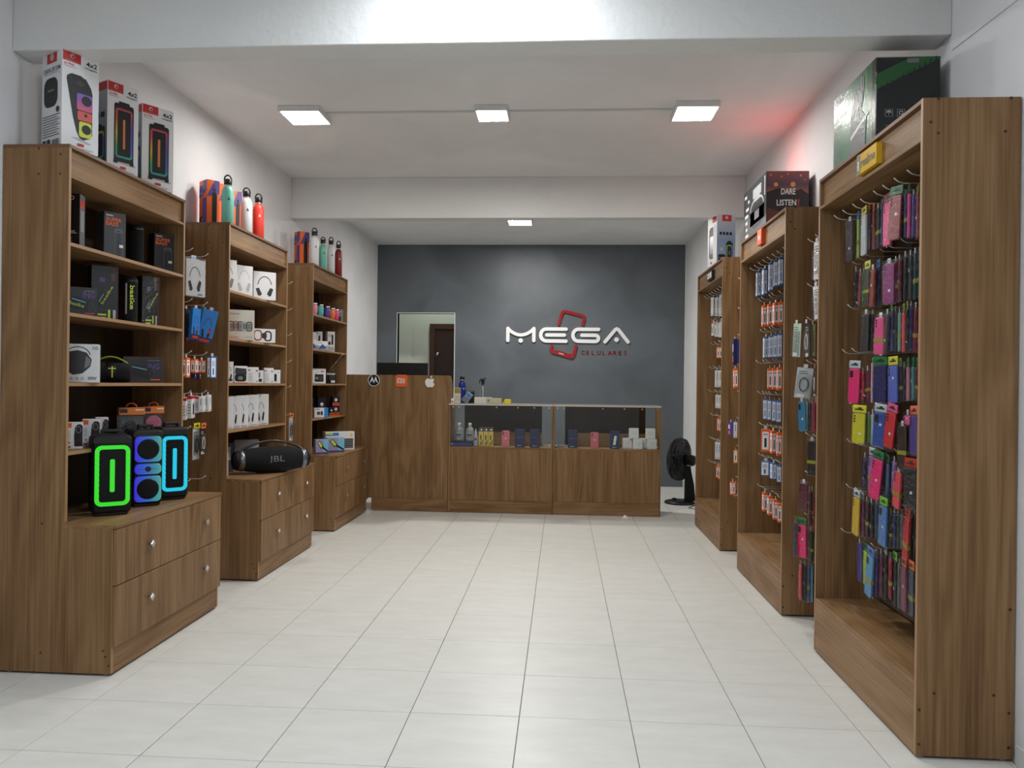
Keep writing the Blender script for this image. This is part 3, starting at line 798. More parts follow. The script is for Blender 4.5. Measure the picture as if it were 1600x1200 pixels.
def carton_foot(A):
    A.rrect(.42, .055, .60, .083, .01, RED); A.rect(.18, .03, .86, .036, GL); A.rect(.3, .012, .76, .018, GL)
def front_ring(A): carton_head(A); A.poly([(.14, .125), (.9, .10), (.92, .12), (.5, .14)], GL); rim_speaker_print(A, .22, .13, .84, .78); carton_foot(A)
def front_party(A):
    carton_head(A); A.poly([(.25, .13), (.75, .09), (.8, .105), (.4, .14)], GL)
    A.poly([(.12, .72), (.14, .75), (.25, .78), (.50, .78), (.66, .75), (.78, .68), (.82, .62), (.82, .20), (.78, .16), (.58, .125), (.48, .14), (.40, .2), (.30, .34)], K)
    A.arc(.45, .735, .22, .05, 150, 400, .02, KG); A.ell(.48, .70, .10, KG, .03)
    g1 = grad('violet_orange_print', [(0, (208, 84, 96)), (.5, (160, 70, 170)), (1, (110, 86, 190))], 'Z', .22, .31)
    A.rrect(.40, .43, .82, .60, .05, g1); A.ell(.66, .535, .14, K)
    A.rrect(.42, .325, .82, .42, .04, mat('coral_print', (206, 86, 78), .4)); A.rect(.60, .37, .68, .40, K)
    A.rrect(.46, .155, .80, .315, .06, mat('yellow_green_print', (206, 210, 66), .4)); A.ell(.66, .24, .13, K)
    carton_foot(A)
def side_party(A):
    A.rect(.25, .89, .75, .995, RED); A.ell(.5, .95, .1, GL); A.text('CAIXA DE SOM', .08, .80, .045, KG, w=.84, bold=True); A.text('MULTIUSO', .15, .775, .02, G, w=.7)
    A.rrect(.12, .44, .80, .74, .22, K); A.ring(.22, .50, .70, .65, .08, .02, KG); A.rect(.30, .60, .62, .62, G)
    A.lines(.06, .92, .14, .37, 9, G, .4); A.ell(.82, .40, .08, KG)
    A.rect(.08, .03, .24, .11, KG); A.rect(.30, .03, .46, .11, K)
    for k in range(9): A.rect(.56 + .04 * k, .03, .575 + .04 * k + (.012 if k % 2 else 0), .10, KG)
def side_grey(A):
    A.rect(0, 0, 1, 1, grad('grey_blue_side_print', [(0, (60, 64, 74)), (.5, (120, 130, 142)), (1, (170, 174, 182))], 'Z', 0, .5)); A.rect(.55, .9, 1, .99, RED); rim_speaker_print(A, .2, .1, .9, .50)
    for k in range(3): A.rrect(.15 + .27 * k, .6, .35 + .27 * k, .66, .03, K)
tg = 'white speaker cartons on top of the nearest left cabinet'
carton('speaker_carton', 'tall white speaker carton with violet and yellow speaker print, nearest on top at left', 'box', (-2.553, 3.898, 2.708), 61, .193, .20, .512, CARD_W, front_party, side_party, None, tg)
carton('speaker_carton', 'white carton with rainbow ring speaker print, middle of the three on top', 'box', (-2.575, 4.328, 2.708), 62, .191, .20, .52, CARD_W, front_ring, side_grey, None, tg)
carton('speaker_carton', 'white carton with rainbow ring speaker print, farthest of the three on top', 'box', (-2.561, 4.691, 2.708), 55, .204, .20, .52, CARD_W, front_ring, side_grey, None, tg)

# shelf 1
def f_sb(A):
    A.text('Basike', .10, .91, .035, W_, w=.30, bold=True); A.text('SUPER', .08, .80, .08, ORA, w=.72, bold=True); A.text('BASS', .08, .71, .08, ORA, w=.56, bold=True)
    A.ring(.48, .08, .86, .66, .10, .012, G); A.ring(.52, .58, .82, .64, .04, .01, GL); A.rect(.66, .10, .70, .56, KG); A.rect(.70, .27, .88, .33, W_)
def f_sb2(A): f_sb(A)
def f_dk(A):
    A.ell(.6, .92, .12, PNK); A.ell(.6, .92, .07, K); A.ell(.4, .37, .09, W_); A.lines(.12, .85, .25, .32, 2, W_, .3); A.lines(.35, .65, .1, .2, 3, G, .3); A.rect(.45, .005, .85, .05, W_)
def s_dk(A): A.rect(0, 0, 1, 1, mat('silver_side_print', (110, 112, 116), .2)); A.rect(.1, .75, .9, .9, RED); A.rect(.2, .3, .8, .7, G)
carton('speaker_box', 'tall black speaker box with silver side, left end of top shelf, nearest cabinet', 'box', (-2.605, 3.90, 2.2105), 15, .095, .075, .28, CARD_K, f_dk, None, s_dk)
carton('speaker_box', 'grey box printed SUPER BASS in orange, top shelf of nearest cabinet', 'box', (-2.626, 4.345, 2.2105), 57, .126, .10, .278, CARD_G, f_sb)
carton('speaker_box', 'black box printed SUPER BASS in orange, right end of top shelf, nearest cabinet', 'box', (-2.624, 4.902, 2.2105), 50, .131, .09, .262, mat('charcoal_carton', (34, 35, 38), .3), f_sb2)
def tall_speaker(label, x, y, z, rz, r, h, txt=None):
    t = thing('cylinder_speaker', label, 'speaker', (x, y, z), rz)
    part('body', MB().lathe([(r * .86, 0.0005), (r * .97, .006), (r, .02), (r, h - .02), (r * .96, h - .006), (r * .85, h)], FAB, 28), t)
    part('end_ring', MB().lathe([(r * 1.01, h - .03), (r * 1.03, h - .024), (r * 1.01, h - .018)], PLK, 28, cap=False), t)
    if txt:
        vs, fs, asp = text_mesh(txt, True); m = MB(); H = .60 * r; Wd = h * .52
        # vertical lettering wrapped on the round body, reading downward
        V = []
        for a, b in vs:
            ang = -PI / 2 + 0.28 + (b - .5) * H / r; V.append(((r + .0012) * math.cos(ang), (r + .0012) * math.sin(ang), h * .82 - a * Wd))
        m.raw(V, fs, LIM); part('lettering', m, t)
        m = MB()
        for k in range(4):
            a0 = -PI / 2 - .62 + .06 * k; a1 = a0 + .06
            m.raw([((r + .0015) * math.cos(a0), (r + .0015) * math.sin(a0), h * .2), ((r + .0015) * math.cos(a1), (r + .0015) * math.sin(a1), h * .2), ((r + .0015) * math.cos(a1), (r + .0015) * math.sin(a1), h * .86), ((r + .0015) * math.cos(a0), (r + .0015) * math.sin(a0), h * .86)], [(0, 1, 2, 3)], GL)
        part('light_strip', m, t)
    return t
tall_speaker('plain black cylinder speaker between the two SUPER BASS boxes', -2.68, 4.67, 2.2105, 30, .0415, .265)
# shelf 2
def spk_print(A, cx, cy, rx, tilt, txt=True):
    """drawing of a barrel speaker lying at an angle"""
    k = A.W / A.H; c, s_ = math.cos(math.radians(tilt)), math.sin(math.radians(tilt))
    def R(a, b): return (cx + (a * c - b * s_) * rx, cy + (a * s_ + b * c) * rx * k)
    A.poly([R(-1, .42), R(-1.08, 0), R(-1, -.42), R(.8, -.46), R(.8, .46)], K)
    A.poly([R(.8 + .18 * math.cos(2 * PI * q / 16), .46 * math.sin(2 * PI * q / 16)) for q in range(16)], KG)
    A.poly([R(.8 + .10 * math.cos(2 * PI * q / 16), .30 * math.sin(2 * PI * q / 16)) for q in range(16)], K)
    A.poly([R(-.75, .22), R(.35, .22), R(.35, .29), R(-.75, .29)], CYA)
    if txt: p = R(-.8, -.25); A.text('basike', p[0], p[1], .30 * rx * k, LIM, w=rx * 1.1, rot=tilt)
M_BKBOX = mat('dark_speaker_carton', (32, 32, 36), .22)
def f_bk1(A): A.text('ING', .52, .62, .22, PUR, w=.38, bold=True); A.lines(.55, .9, .86, .92, 1, G); spk_print(A, .45, .40, .42, -15); A.rect(.6, .06, .9, .10, RED); A.rect(0, .15, .06, .35, W_)
def f_bk2(A): A.rect(.3, .70, .5, .78, PUR); A.rect(.72, .72, .88, .97, mat('brown_print', (80, 52, 44), .4)); spk_print(A, .48, .42, .34, 62); A.rect(.22, .02, .52, .06, LIM); A.rect(.22, .09, .56, .12, LIM); A.rect(.62, .04, .70, .20, LIM); A.rect(.80, 0.01, .90, .2, GL)
def s_or(A): A.rect(0, 0, 1, 1, mat('rust_side_print', (170, 74, 40), .35))
carton('speaker_box', 'low dark box with speaker print and ING lettering, second shelf, nearest cabinet', 'box', (-2.575, 3.965, 1.8505), 40, .150, .09, .153, M_BKBOX, f_bk1)
carton('speaker_box', 'tall dark speaker box standing behind the low one on the second shelf', 'box', (-2.649, 4.290, 1.8505), 45, .144, .09, .317, M_BKBOX, f_bk2, None, s_or)
tall_speaker('black cylinder speaker with lime vertical lettering on the second shelf', -2.64, 4.534, 1.8505, 30, .0421, .282, 'basike')
t = carton('speaker_box', 'shrink wrapped dark speaker box at the right end of the second shelf', 'box', (-2.588, 4.673, 1.8505), 52, .103, .09, .312, M_BKBOX, f_bk2, None, s_or)
part('film_wrap', MB().box(-.055, .055, -.003, .093, .001, .315, M_FILM, .004), t)
# shelf 3
def f_30(A):
    A.poly([(.02, .30), (.0, .55), (.06, .80), (.35, .84), (.62, .78), (.78, .60), (.74, .42), (.5, .24), (.2, .20)], mat('smoke_print', (52, 52, 56), .3))
    A.arc(.35, .68, .40, .26, 10, 170, .03, K); A.ell(.2, .5, .13, KG); A.poly([(.55, .35), (.72, .45), (.74, .60), (.6, .7)], G)
    A.text('30W', .66, .07, .085, KG, w=.28, bold=True)
    for k in range(3): A.ring(.12 + .17 * k, .08, .19 + .17 * k, .14, .02, .012, KG)
    A.ring(.80, .86, .88, .94, .03, .015, G); A.ring(.90, .86, .97, .94, .03, .015, KG)
t = carton('speaker_box', 'white shrink wrapped speaker box printed 30W on the third shelf', 'box', (-2.545, 3.93, 1.4905), 28, .152, .10, .205, CARD_W, f_30)
part('film_wrap', MB().box(-.080, .080, -.003, .103, .001, .208, M_WRAP, .004), t)
t = thing('portable_speaker', 'black barrel speaker with lime green carry strap on the third shelf', 'speaker', (-2.60, 4.29, 1.4905), 38)
part('body', MB().lathe([(.02, -.105), (.048, -.104), (.056, -.095), (.058, -.07), (.058, .07), (.056, .095), (.048, .104), (.02, .105)], FAB, 28, (0, .06, .0585), 'x'), t)
part('centre_band', MB().lathe([(.0585, -.03), (.060, -.028), (.060, .018), (.0585, .02)], PLM, 28, (0, .06, .0585), 'x', cap=False), t)
part('strap', MB().tube([(-.085, .06, .11)] + [(-.085 + .17 * k / 10, .06, .118 + .034 * math.sin(PI * k / 10)) for k in range(11)] + [(.095, .06, .10)], .0045, mat('lime_strap', (130, 158, 52), .5), 8), t)
part('plus_mark', MB().box(-.003, .003, -.0025, .0, .03, .095, LIM).box(-.02, .02, -.0025, .0, .080, .085, LIM), t)
def f_ing(A): A.text('ING', .62, .52, .24, PUR, w=.28, bold=True); A.lines(.6, .92, .86, .91, 1, G); spk_print(A, .45, .42, .34, -12, False); A.rect(.68, .10, .92, .14, ORA); A.ring(0, 0, 1, 1, .005, .005, RED)
carton('speaker_box', 'long dark speaker box with ING lettering at the back of the third shelf', 'box', (-2.66, 4.73, 1.4905), 42, .235, .07, .164, M_BKBOX, f_ing)
# shelf 4
def f_hs(A):
    A.rect(.02, .80, .35, .97, ORA); A.poly([(.52, .1), (.50, .5), (.55, .8), (.70, .92), (.9, .92), (1, .85), (1, .1)], K); A.arc(.76, .72, .16, .13, 0, 360, .04, G); A.lines(.12, .30, .4, .7, 6, GL); A.rect(.05, .05, .3, .12, RED); A.rect(.18, .22, .26, .27, K)
for k, (x, y, rz, w, h, lb) in enumerate(((-2.591, 3.935, 30, .080, .143, 'leftmost of three white headset boxes on the fourth shelf'), (-2.612, 4.115, 30, .085, .151, 'middle of three white headset boxes on the fourth shelf'), (-2.64, 4.262, 40, .066, .155, 'rightmost of three white headset boxes, behind the green speaker'))):
    carton('headset_box', lb, 'box', (x, y, 1.1355), rz, w, .05, h, CARD_W, f_hs, None, lambda A: A.lines(.1, .9, .1, .9, 12, GL), 'white headset boxes on the fourth shelf')
def blister_pack(label, x, y, z, rz, w, h, pink):
    t = thing('blister_pack', label, 'speaker pack', (x, y, z), rz, 'orange topped packs on the fourth shelf')
    part('backing_card', MB().box(-w / 2, w / 2, .045, .048, .001, h * .86, CARD_G), t)
    part('header', MB().box(-w / 2, w / 2, .0, .048, h * .66, h * .86, mat('orange_card', (216, 122, 50), .4), .003), t)
    A = Art(w, h, (-w / 2, 0, 0), (1, 0, 0), (0, -1, 0)); A.rect(.04, .72, .32, .82, NAV); A.rect(.62, .78, .95, .81, W_); part('printed_front', A.mb, t)
    part('hang_loop', MB().tube([(.03 * math.cos(math.radians(a)), .02, h * .86 + .026 * math.sin(math.radians(a))) for a in range(0, 181, 18)], .0045, mat('orange_loop', (206, 80, 40), .5), 6), t)
    part('plastic_shell', MB().box(-w / 2 + .002, w / 2 - .002, .0, .044, .002, h * .66, M_FILM, .005), t)
    if pink:
        p = part('speaker_puck', MB().lathe([(.045, .010), (.05, .016), (.05, .036), (.045, .04)], mat('pink_speaker', (206, 112, 140), .5), 24, (0, 0, h * .40), 'y'), t, 'pink round speaker')
        part('button_marks', MB().box(-.03, -.018, .0085, .0105, h * .42, h * .43, mat('dark_pink_mark', (130, 50, 80), .5)).box(-.008, .006, .0085, .0105, h * .42, h * .43, MATS['dark_pink_mark']).box(.018, .030, .0085, .0105, h * .42, h * .43, MATS['dark_pink_mark']), p)
    else:
        part('speaker_puck', MB().lathe([(.03, .010), (.04, .016), (.04, .036), (.03, .04)], PLK, 20, (0, 0, h * .34), 'y'), t, 'black speaker with a glossy strap')
blister_pack('orange topped pack with a black speaker, left one on the fourth shelf', -2.635, 4.565, 1.1355, 45, .150, .235, False)
blister_pack('orange topped pack with a pink round speaker on the fourth shelf', -2.635, 4.822, 1.1355, 48, .125, .235, True)

# three lit party speakers
def party_speaker(label, x, y, rz, w, h, kind, glow):
    t = thing('party_speaker', label, 'speaker', (x, y, .7685), rz, 'lit party speakers on the nearest ledge'); D = .17; a = w / 2
    part('body', MB().slab(-a, .012, a, h - .03, .026, 0, D, .014, PLM, 5), t)
    part('base', MB().slab(-a * .88, .0005, a * .88, .05, .012, .012, D - .01, .006, PLK), t)
    part('carry_handle', MB().box(-a * .52, a * .52, .05, .09, h - .018, h, PLK, .005).box(-a * .52, -a * .38, .05, .09, h - .034, h - .016, PLK).box(a * .38, a * .52, .05, .09, h - .034, h - .016, PLK), t)
    part('top_band', MB().slab(-a * .97, h - .075, a * .97, h - .04, .012, -.004, .03, .003, PLK), t)
    if kind == 'ring':
        o_ = rr(-a * .86, .055, a * .90, h - .085, .034, 5); i_ = rr(-a * .86 + .021, .076, a * .90 - .021, h - .106, .016, 5)
        m = MB().frame(o_, i_, -.006, .004, glow); n = int((h - .18) / .028)
        for s_ in (-1, 1):
            for k in range(n):
                m.lathe([(.0115, -.006), (.0105, -.010), (.006, -.0125)], glow, 10, ((a * .88 - .011) * s_ + (.002), 0, .085 + k * .028), 'y')
        part('light_ring', m, t)
        part('grille', MB().slab(-a * .62, .08, a * .66, h - .11, .014, -.004, .004, .002, FAB), t)
        part('light_bar', MB().slab(-.011, .13, .013, h - .16, .008, -.008, -.002, .002, glow), t)
    else:
        gg = [('upper', h * .545, h * .86), ('middle', h * .395, h * .525), ('lower', h * .06, h * .375)]
        for nm, z0, z1 in gg:
            p = part('light_panel', MB().slab(-a * .88, z0, a * .90, z1, .026, -.007, .003, .003, glow, 5), t)
            zc = (z0 + z1) / 2
            if nm == 'middle':
                part('port', MB().lathe([(.016, -.0075), (.016, -.010), (.010, -.0085)], PLK, 18, (0, 0, zc), 'y'), p)
                part('seam', MB().box(-a * .6, -.018, -.0078, -.007, zc - .001, zc + .001, PLK).box(.018, a * .6, -.0078, -.007, zc - .001, zc + .001, PLK), p)
            else:
                part('speaker_cone', MB().lathe([(.056, -.0072), (.057, -.013), (.050, -.015), (.02, -.013), (.001, -.0125)], FAB, 28, (0, 0, zc), 'y'), p)
                part('cone_rim', MB().lathe([(.057, -.0073), (.0605, -.010), (.057, -.0125)], mat('dark_steel', (70, 74, 78), .3, .8), 28, (0, 0, zc), 'y', cap=False), p)
    return t
GRN = mat('green_led_glow', (8, 30, 8), .5, emit=(56, 225, 44), estr=.5); CYN = mat('cyan_led_glow', (8, 30, 34), .5, emit=(30, 205, 235), estr=.5)
MIX = grad('blue_teal_led_glow', [(0, (60, 30, 230)), (.3, (40, 90, 230)), (.6, (60, 130, 190)), (1, (80, 190, 160))], 'X', -.075, .08, .36)
party_speaker('tall black speaker with a green light ring, leftmost on the ledge', -2.43, 4.02, 38, .195, .468, 'ring', GRN)
party_speaker('black speaker with blue and violet lit cone panels, middle on the ledge', -2.41, 4.345, 42, .165, .478, 'cones', MIX)
party_speaker('tall black speaker with a cyan light ring, rightmost on the ledge', -2.385, 4.605, 45, .172, .480, 'ring', CYN)

# --------------------------------------------- bottles
def bottle(label, x, y, z, r, h, body, group, cap=PLK, loop=True, mark=W_):
    t = thing('water_bottle', label, 'bottle', (x, y, z), 35, group); b = h * .76
    part('body', MB().lathe([(r * .9, .0005), (r, .006), (r, b - .05), (r * .93, b - .03), (r * .70, b - .006), (r * .55, b)], body, 24), t)
    part('neck_ring', MB().lathe([(r * .52, b), (r * .55, b + .004), (r * .55, b + .012), (r * .5, b + .014)], CHR, 20), t)
    part('cap', MB().lathe([(r * .62, b + .014), (r * .66, b + .018), (r * .66, b + .05), (r * .55, b + .055)], cap, 20), t)
    if loop:
        rl = (h - b - .055) / 1.0
        part('carry_loop', MB().tube([(r * .58 * math.cos(math.radians(a)), 0, b + .05 + (rl) * math.sin(math.radians(a))) for a in range(-10, 191, 20)], .006, cap, 8), t)
    part('logo', MB().box(-.010, .010, -r - .0012, -r + .004, b * .62, b * .62 + .006, mark).box(-.004, .004, -r - .0012, -r + .004, b * .62 + .008, b * .62 + .020, mark), t)
    return t
MINT = mat('mint_paint', (120, 196, 178), .4); BWH = mat('white_bottle_paint', (226, 228, 230), .4); BRD = mat('coral_red_paint', (226, 66, 52), .4); BDR = mat('dark_red_paint', (138, 26, 30), .4)
g = 'bottles on top of the middle left cabinet'
bottle('mint green bottle on top of the middle left cabinet', -2.58, 5.751, 2.7085, .0448, .385, MINT, g, mark=KG)
bottle('white bottle on top of the middle left cabinet, beside the coral one', -2.58, 6.102, 2.7085, .0455, .378, BWH, g, mark=KG)
bottle('coral red bottle on top of the middle left cabinet', -2.58, 6.349, 2.7085, .046, .390, BRD, g)
g = 'bottles on top of the farthest left cabinet'
bottle('white bottle beside the carton on top of the farthest left cabinet', -2.58, 7.826, 2.7085, .0455, .40, BWH, g, mark=KG)
bottle('mint green bottle on top of the farthest left cabinet', -2.58, 8.111, 2.7085, .041, .36, MINT, g, mark=KG)
bottle('white bottle between mint and dark red on the farthest left cabinet', -2.58, 8.396, 2.7085, .041, .415, BWH, g, mark=KG)
bottle('dark red bottle on top of the farthest left cabinet', -2.58, 8.684, 2.7085, .041, .425, BDR, g)
ORC = mat('orange_carton', (224, 96, 40), .4); PUC = mat('violet_carton', (78, 70, 150), .4)
def f_bot(A):
    A.rect(0, .78, 1, 1, ORA); A.poly([(0, .62), (1, .72), (1, 1), (.6, 1)], PUR); A.rect(0, 0, .35, .6, ORA)
    A.rrect(.42, .03, .80, .72, .05, K); A.rrect(.52, .70, .70, .82, .03, K)
def s_bot(A): A.poly([(0, .62), (.5, .66), (1, .78), (1, 1), (0, 1)], PUR); A.rect(0, 0.9, .5, 1, ORA); A.rect(.45, 0, 1, .60, PUR); A.ell(.32, .12, .24, K); A.ell(.42, .12, .13, G); A.lines(.1, .5, .7, .76, 2, GL)
g = 'orange and violet bottle cartons'
carton('bottle_carton', 'orange and violet bottle carton at left on top of the middle cabinet', 'box', (-2.70, 5.76, 2.7085), 50, .10, .13, .345, ORC, f_bot, s_bot, None, g)
carton('bottle_carton', 'orange and violet carton just behind the mint bottle', 'box', (-2.715, 5.99, 2.7085), 50, .09, .09, .375, ORC, f_bot, None, None, g)
carton('bottle_carton', 'orange and violet carton between the mint and white bottles', 'box', (-2.705, 6.20, 2.7085), 50, .09, .09, .37, ORC, f_bot, None, None, g)
carton('bottle_carton', 'orange and violet bottle carton on top of the farthest left cabinet', 'box', (-2.69, 7.84, 2.7085), 50, .11, .11, .36, ORC, f_bot, s_bot, None, g)

# --------------------------------------------- middle left cabinet shelves
def hp_print(A, m, cx=.5, k=1.0, top=.84):
    A.arc(cx, .42, .34 * k, .42 * k, 20, 165, .035, m); c = m
    A.poly([(cx - .40 * k, .38), (cx - .26 * k, .42), (cx - .12 * k, .20), (cx - .20 * k, .13), (cx - .30 * k, .15)], c)
    A.poly([(cx + .38 * k, .40), (cx + .24 * k, .44), (cx + .10 * k, .22), (cx + .18 * k, .13), (cx + .28 * k, .15)], c)
gh = 'white headphone boxes on the top shelf'
carton('headphone_box', 'white headphone box, leftmost on top shelf of the middle left cabinet', 'box', (-2.60, 5.815, 2.2005), 54, .15, .06, .252, CARD_W, lambda A: hp_print(A, G, .45), group=gh)
carton('headphone_box', 'white headphone box with pale grey headphones, middle of the top shelf', 'box', (-2.575, 6.065, 2.2005), 52, .15, .06, .242, CARD_W, lambda A: hp_print(A, GL, .5), group=gh)
carton('headphone_box', 'white headphone box with black headphones, rightmost on the top shelf', 'box', (-2.53, 6.38, 2.2005), 42, .195, .06, .238, CARD_W, lambda A: hp_print(A, KG, .5), group=gh)
def f_watch(A):
    A.text('Rank', .08, .84, .06, RED, w=.2); A.rect(.30, .86, .45, .88, PNK); A.lines(.05, .45, .06, .14, 2, PNK); A.lines(.65, .95, .08, .16, 2, GL)
    for k in range(5):
        m = (KG, RED, KG, GL, KG)[k]; x = .02 + .17 * k; A.ring(x, .30, x + .22, .62, .08, .035, m); A.rrect(x + .06, .36, x + .16, .56, .03, G)
carton('smartwatch_box', 'cream smartwatch box with a row of wrist straps on the second shelf', 'box', (-2.56, 5.98, 1.8355), 30, .201, .07, .24, mat('cream_carton', (214, 208, 196), .4), f_watch)
def f_w2(A): A.ring(.05, .12, .42, .92, .16, .06, mat('copper_print', (150, 78, 64), .35)); A.ring(.50, .10, .84, .86, .14, .06, K); A.rrect(.42, .30, .62, .70, .05, KG)
carton('smartwatch_box', 'low white smartwatch box with a brown and a black strap', 'box', (-2.52, 6.35, 1.8355), 35, .191, .07, .116, CARD_W, f_w2)
gs = 'small white accessory boxes on the third shelf'
def f_a(A): hp_print(A, K, .55, .8); A.rect(.5, .1, .9, .2, KG)
def f_b(A): A.poly([(.05, .55), (.1, .9), (.9, .85), (.95, .5)], KG); A.rrect(.05, .1, .92, .55, .2, K); A.rrect(.3, .2, .65, .4, .08, G); A.rect(0, 0, 1, .04, RED)
def f_c(A): A.rect(.05, .78, .3, .84, RED); A.lines(.12, .5, .2, .7, 5, GL); A.rect(.8, .1, .9, .16, KG); A.rect(.75, .75, .92, .82, KG)
def f_d(A): A.rect(.3, .45, .6, .85, G); A.rect(.2, .12, .8, .35, KG)
def f_f(A): A.rrect(.2, .15, .5, .7, .12, K); A.rect(.65, .78, .8, .84, mat('green_print', (60, 140, 70), .4))
for (x, y, w, h, fn, lb) in ((-2.585, 5.812, .075, .168, f_a, 'tall white box with a headset print, left end of third shelf'), (-2.55, 5.96, .105, .137, f_b, 'white box printed with an open black earphone case'),
        (-2.55, 6.20, .095, .133, f_c, 'white box with small red mark, right of the earphone case box'), (-2.575, 6.40, .07, .11, f_d, 'small white box with barcode, middle of third shelf'),
        (-2.56, 6.57, .085, .135, f_c, 'white box with hang tab beside the small barcode box'), (-2.565, 6.77, .07, .122, f_f, 'white box with black earbud print, right end of third shelf')):
    carton('accessory_box', lb, 'box', (x, y, 1.4905), 40, w, .045, h, CARD_W, fn, None, None, gs)
gk = 'white boxed headphones standing in a row'
for k, (x, y, w) in enumerate(((-2.59, 5.80, .10), (-2.60, 5.985, .09), (-2.59, 6.105, .09), (-2.58, 6.275, .10), (-2.585, 6.51, .10))):
    nm = ('leftmost', 'second', 'middle', 'fourth', 'rightmost')[k]
    carton('headphone_box', nm + ' of five white headphone boxes on the fourth shelf', 'box', (x, y, 1.1305), 40, w, .035, .255 + .003 * k, CARD_W, lambda A: (hp_print(A, K, .35, .75), A.lines(.4, .9, .04, .08, 1, G)), group=gk)
# boombox on the ledge
t = thing('boombox', 'large black boombox on the ledge of the middle left cabinet', 'speaker', (-2.345, 6.10, .7685), 40)
t['label'] = 'large black boombox with silver end rings and grey lettering on the ledge'
R0 = .105; cz = .108
prof = []
for k in range(15):
    u = -1 + 2 * k / 14; prof.append((R0 * (1 - .24 * u * u - .10 * u ** 6), .27 * u))
part('body', MB().lathe(prof, FAB, 32, (0, 0, cz), 'x'), t)
for s_ in (-1, 1):
    q = [(R0 * .665, .27), (R0 * .72, .283), (R0 * .62, .305), (R0 * .4, .312), (.001, .31)]
    part('end_cap', MB().lathe([(r, x * s_) for r, x in q], PLM, 32, (0, 0, cz), 'x'), t)
    q = [(R0 * .795, .235), (R0 * .83, .24), (R0 * .745, .272), (R0 * .67, .276)]
    part('end_ring', MB().lathe([(r, x * s_) for r, x in q], mat('gunmetal_trim', (120, 124, 130), .3, .8), 32, (0, 0, cz), 'x', cap=False), t)
part('handle', MB().tube([(-.285, 0, cz + .035), (-.27, 0, cz + .065)] + [(-.25 + .5 * k / 14, 0, cz + .075 + .075 * math.sin(PI * k / 14) ** .8) for k in range(15)] + [(.27, 0, cz + .065), (.285, 0, cz + .035)], .0095, mat('handle_rubber', (34, 35, 38), .3), 10), t)
vs, fs, _ = text_mesh('JBL', False); m = MB(); V = []
for a, b in vs:
    ang = -.05 + (b - .5) * .062 / R0 * 1.0; V.append(((a - .5) * .125 + .01, -(R0 + .0015) * math.cos(ang), cz + (R0 + .0015) * math.sin(ang + .10)))
m.raw(V, fs, mat('dull_grey_logo', (120, 122, 126), .4)); part('lettering', m, t)
part('foot', MB().box(-.12, .12, -.03, -.01, 0, .012, PLK, .003).box(-.12, .12, .01, .03, 0, .012, PLK, .003), t)
carton('accessory_box', 'white box half hidden left of the boombox', 'box', (-2.62, 5.80, .7685), 40, .09, .06, .18, CARD_W, lambda A: hp_print(A, K, .4, .8))
carton('accessory_box', 'grey box lying in shadow behind the boombox handle at left', 'box', (-2.72, 6.08, .7685), 40, .13, .07, .235, CARD_G, lambda A: A.rect(.1, .4, .8, .85, GL))
carton('accessory_box', 'long pale box behind the boombox handle at right', 'box', (-2.70, 6.45, .7685), 30, .20, .07, .235, mat('grey_white_carton', (170, 172, 176), .4), lambda A: A.lines(.1, .9, .5, .9, 4, GL))

# --------------------------------------------- farthest left cabinet shelves
def tumbler(label, px, x, y, col):
    t = thing('tumbler', label, 'cup', (x, y, 2.2005), 0, 'coloured tumblers on the top shelf'); r = .034
    part('body', MB().lathe([(r * .62, .0005), (r * .8, .012), (r, .05), (r * 1.0, .09), (r * .88, .118)], col, 20), t)
    part('rim', MB().lathe([(r * .89, .118), (r * .93, .121), (r * .93, .132), (r * .85, .134)], CHR, 20), t)
for lb, x, y, c in (('pale pink tumbler at the left end of the top shelf', -2.60, 7.90, (226, 140, 168)), ('teal tumbler second on the top shelf', -2.585, 8.06, (80, 182, 176)), ('purple tumbler in the middle of the top shelf', -2.575, 8.26, (92, 64, 160)),
        ('orange tumbler between purple and hot pink', -2.575, 8.44, (232, 124, 52)), ('hot pink tumbler beside the grey box', -2.575, 8.585, (230, 72, 130))):
    tumbler(lb, 0, x, y, mat(lb.split(' tumbler')[0].replace(' ', '_') + '_tumbler_paint', c, .4))
carton('accessory_box', 'small grey box at the right end of the tumbler shelf', 'box', (-2.575, 8.745, 2.2005), 40, .087, .06, .15, mat('taupe_carton', (128, 124, 124), .4), lambda A: (A.rrect(.35, .1, .65, .45, .08, K), A.lines(.1, .9, .8, .9, 2, GL)))
BWC = mat('pale_blue_carton', (150, 170, 198), .4)
def f_bw(A): A.rect(0, .5, 1, 1, W_); A.poly([(.1, .1), (.5, .7), (.9, .2)], mat('steel_blue_print', (70, 90, 130), .4)); A.lines(.1, .5, .75, .9, 2, G)
g = 'blue and white boxes on the second shelf'
carton('accessory_box', 'low blue and white box at the front of the second shelf', 'box', (-2.545, 8.02, 1.8455), 40, .118, .06, .096, BWC, f_bw, group=g)
carton('accessory_box', 'small blue and white box at the left edge of the second shelf', 'box', (-2.60, 7.90, 1.8455), 40, .07, .05, .10, BWC, f_bw, group=g)
carton('accessory_box', 'taller blue and white box behind the low one', 'box', (-2.68, 8.06, 1.8455), 40, .10, .05, .195, BWC, f_bw, group=g)
carton('accessory_box', 'white box with a dark tool print behind the blue ones', 'box', (-2.69, 8.35, 1.8455), 40, .08, .05, .22, CARD_W, lambda A: (A.rect(.4, .3, .7, .8, KG), A.lines(.1, .9, .85, .95, 2, G)), group=g)
carton('trimmer_box', 'tall white hair trimmer box standing alone on the second shelf', 'box', (-2.58, 8.44, 1.8455), 40, .085, .06, .226, CARD_W, lambda A: (A.rrect(.55, .35, .8, .85, .08, K), A.rect(.1, .35, .45, .5, KG), A.lines(.1, .6, .75, .9, 3, G), A.rect(.08, .06, .9, .25, GL)))
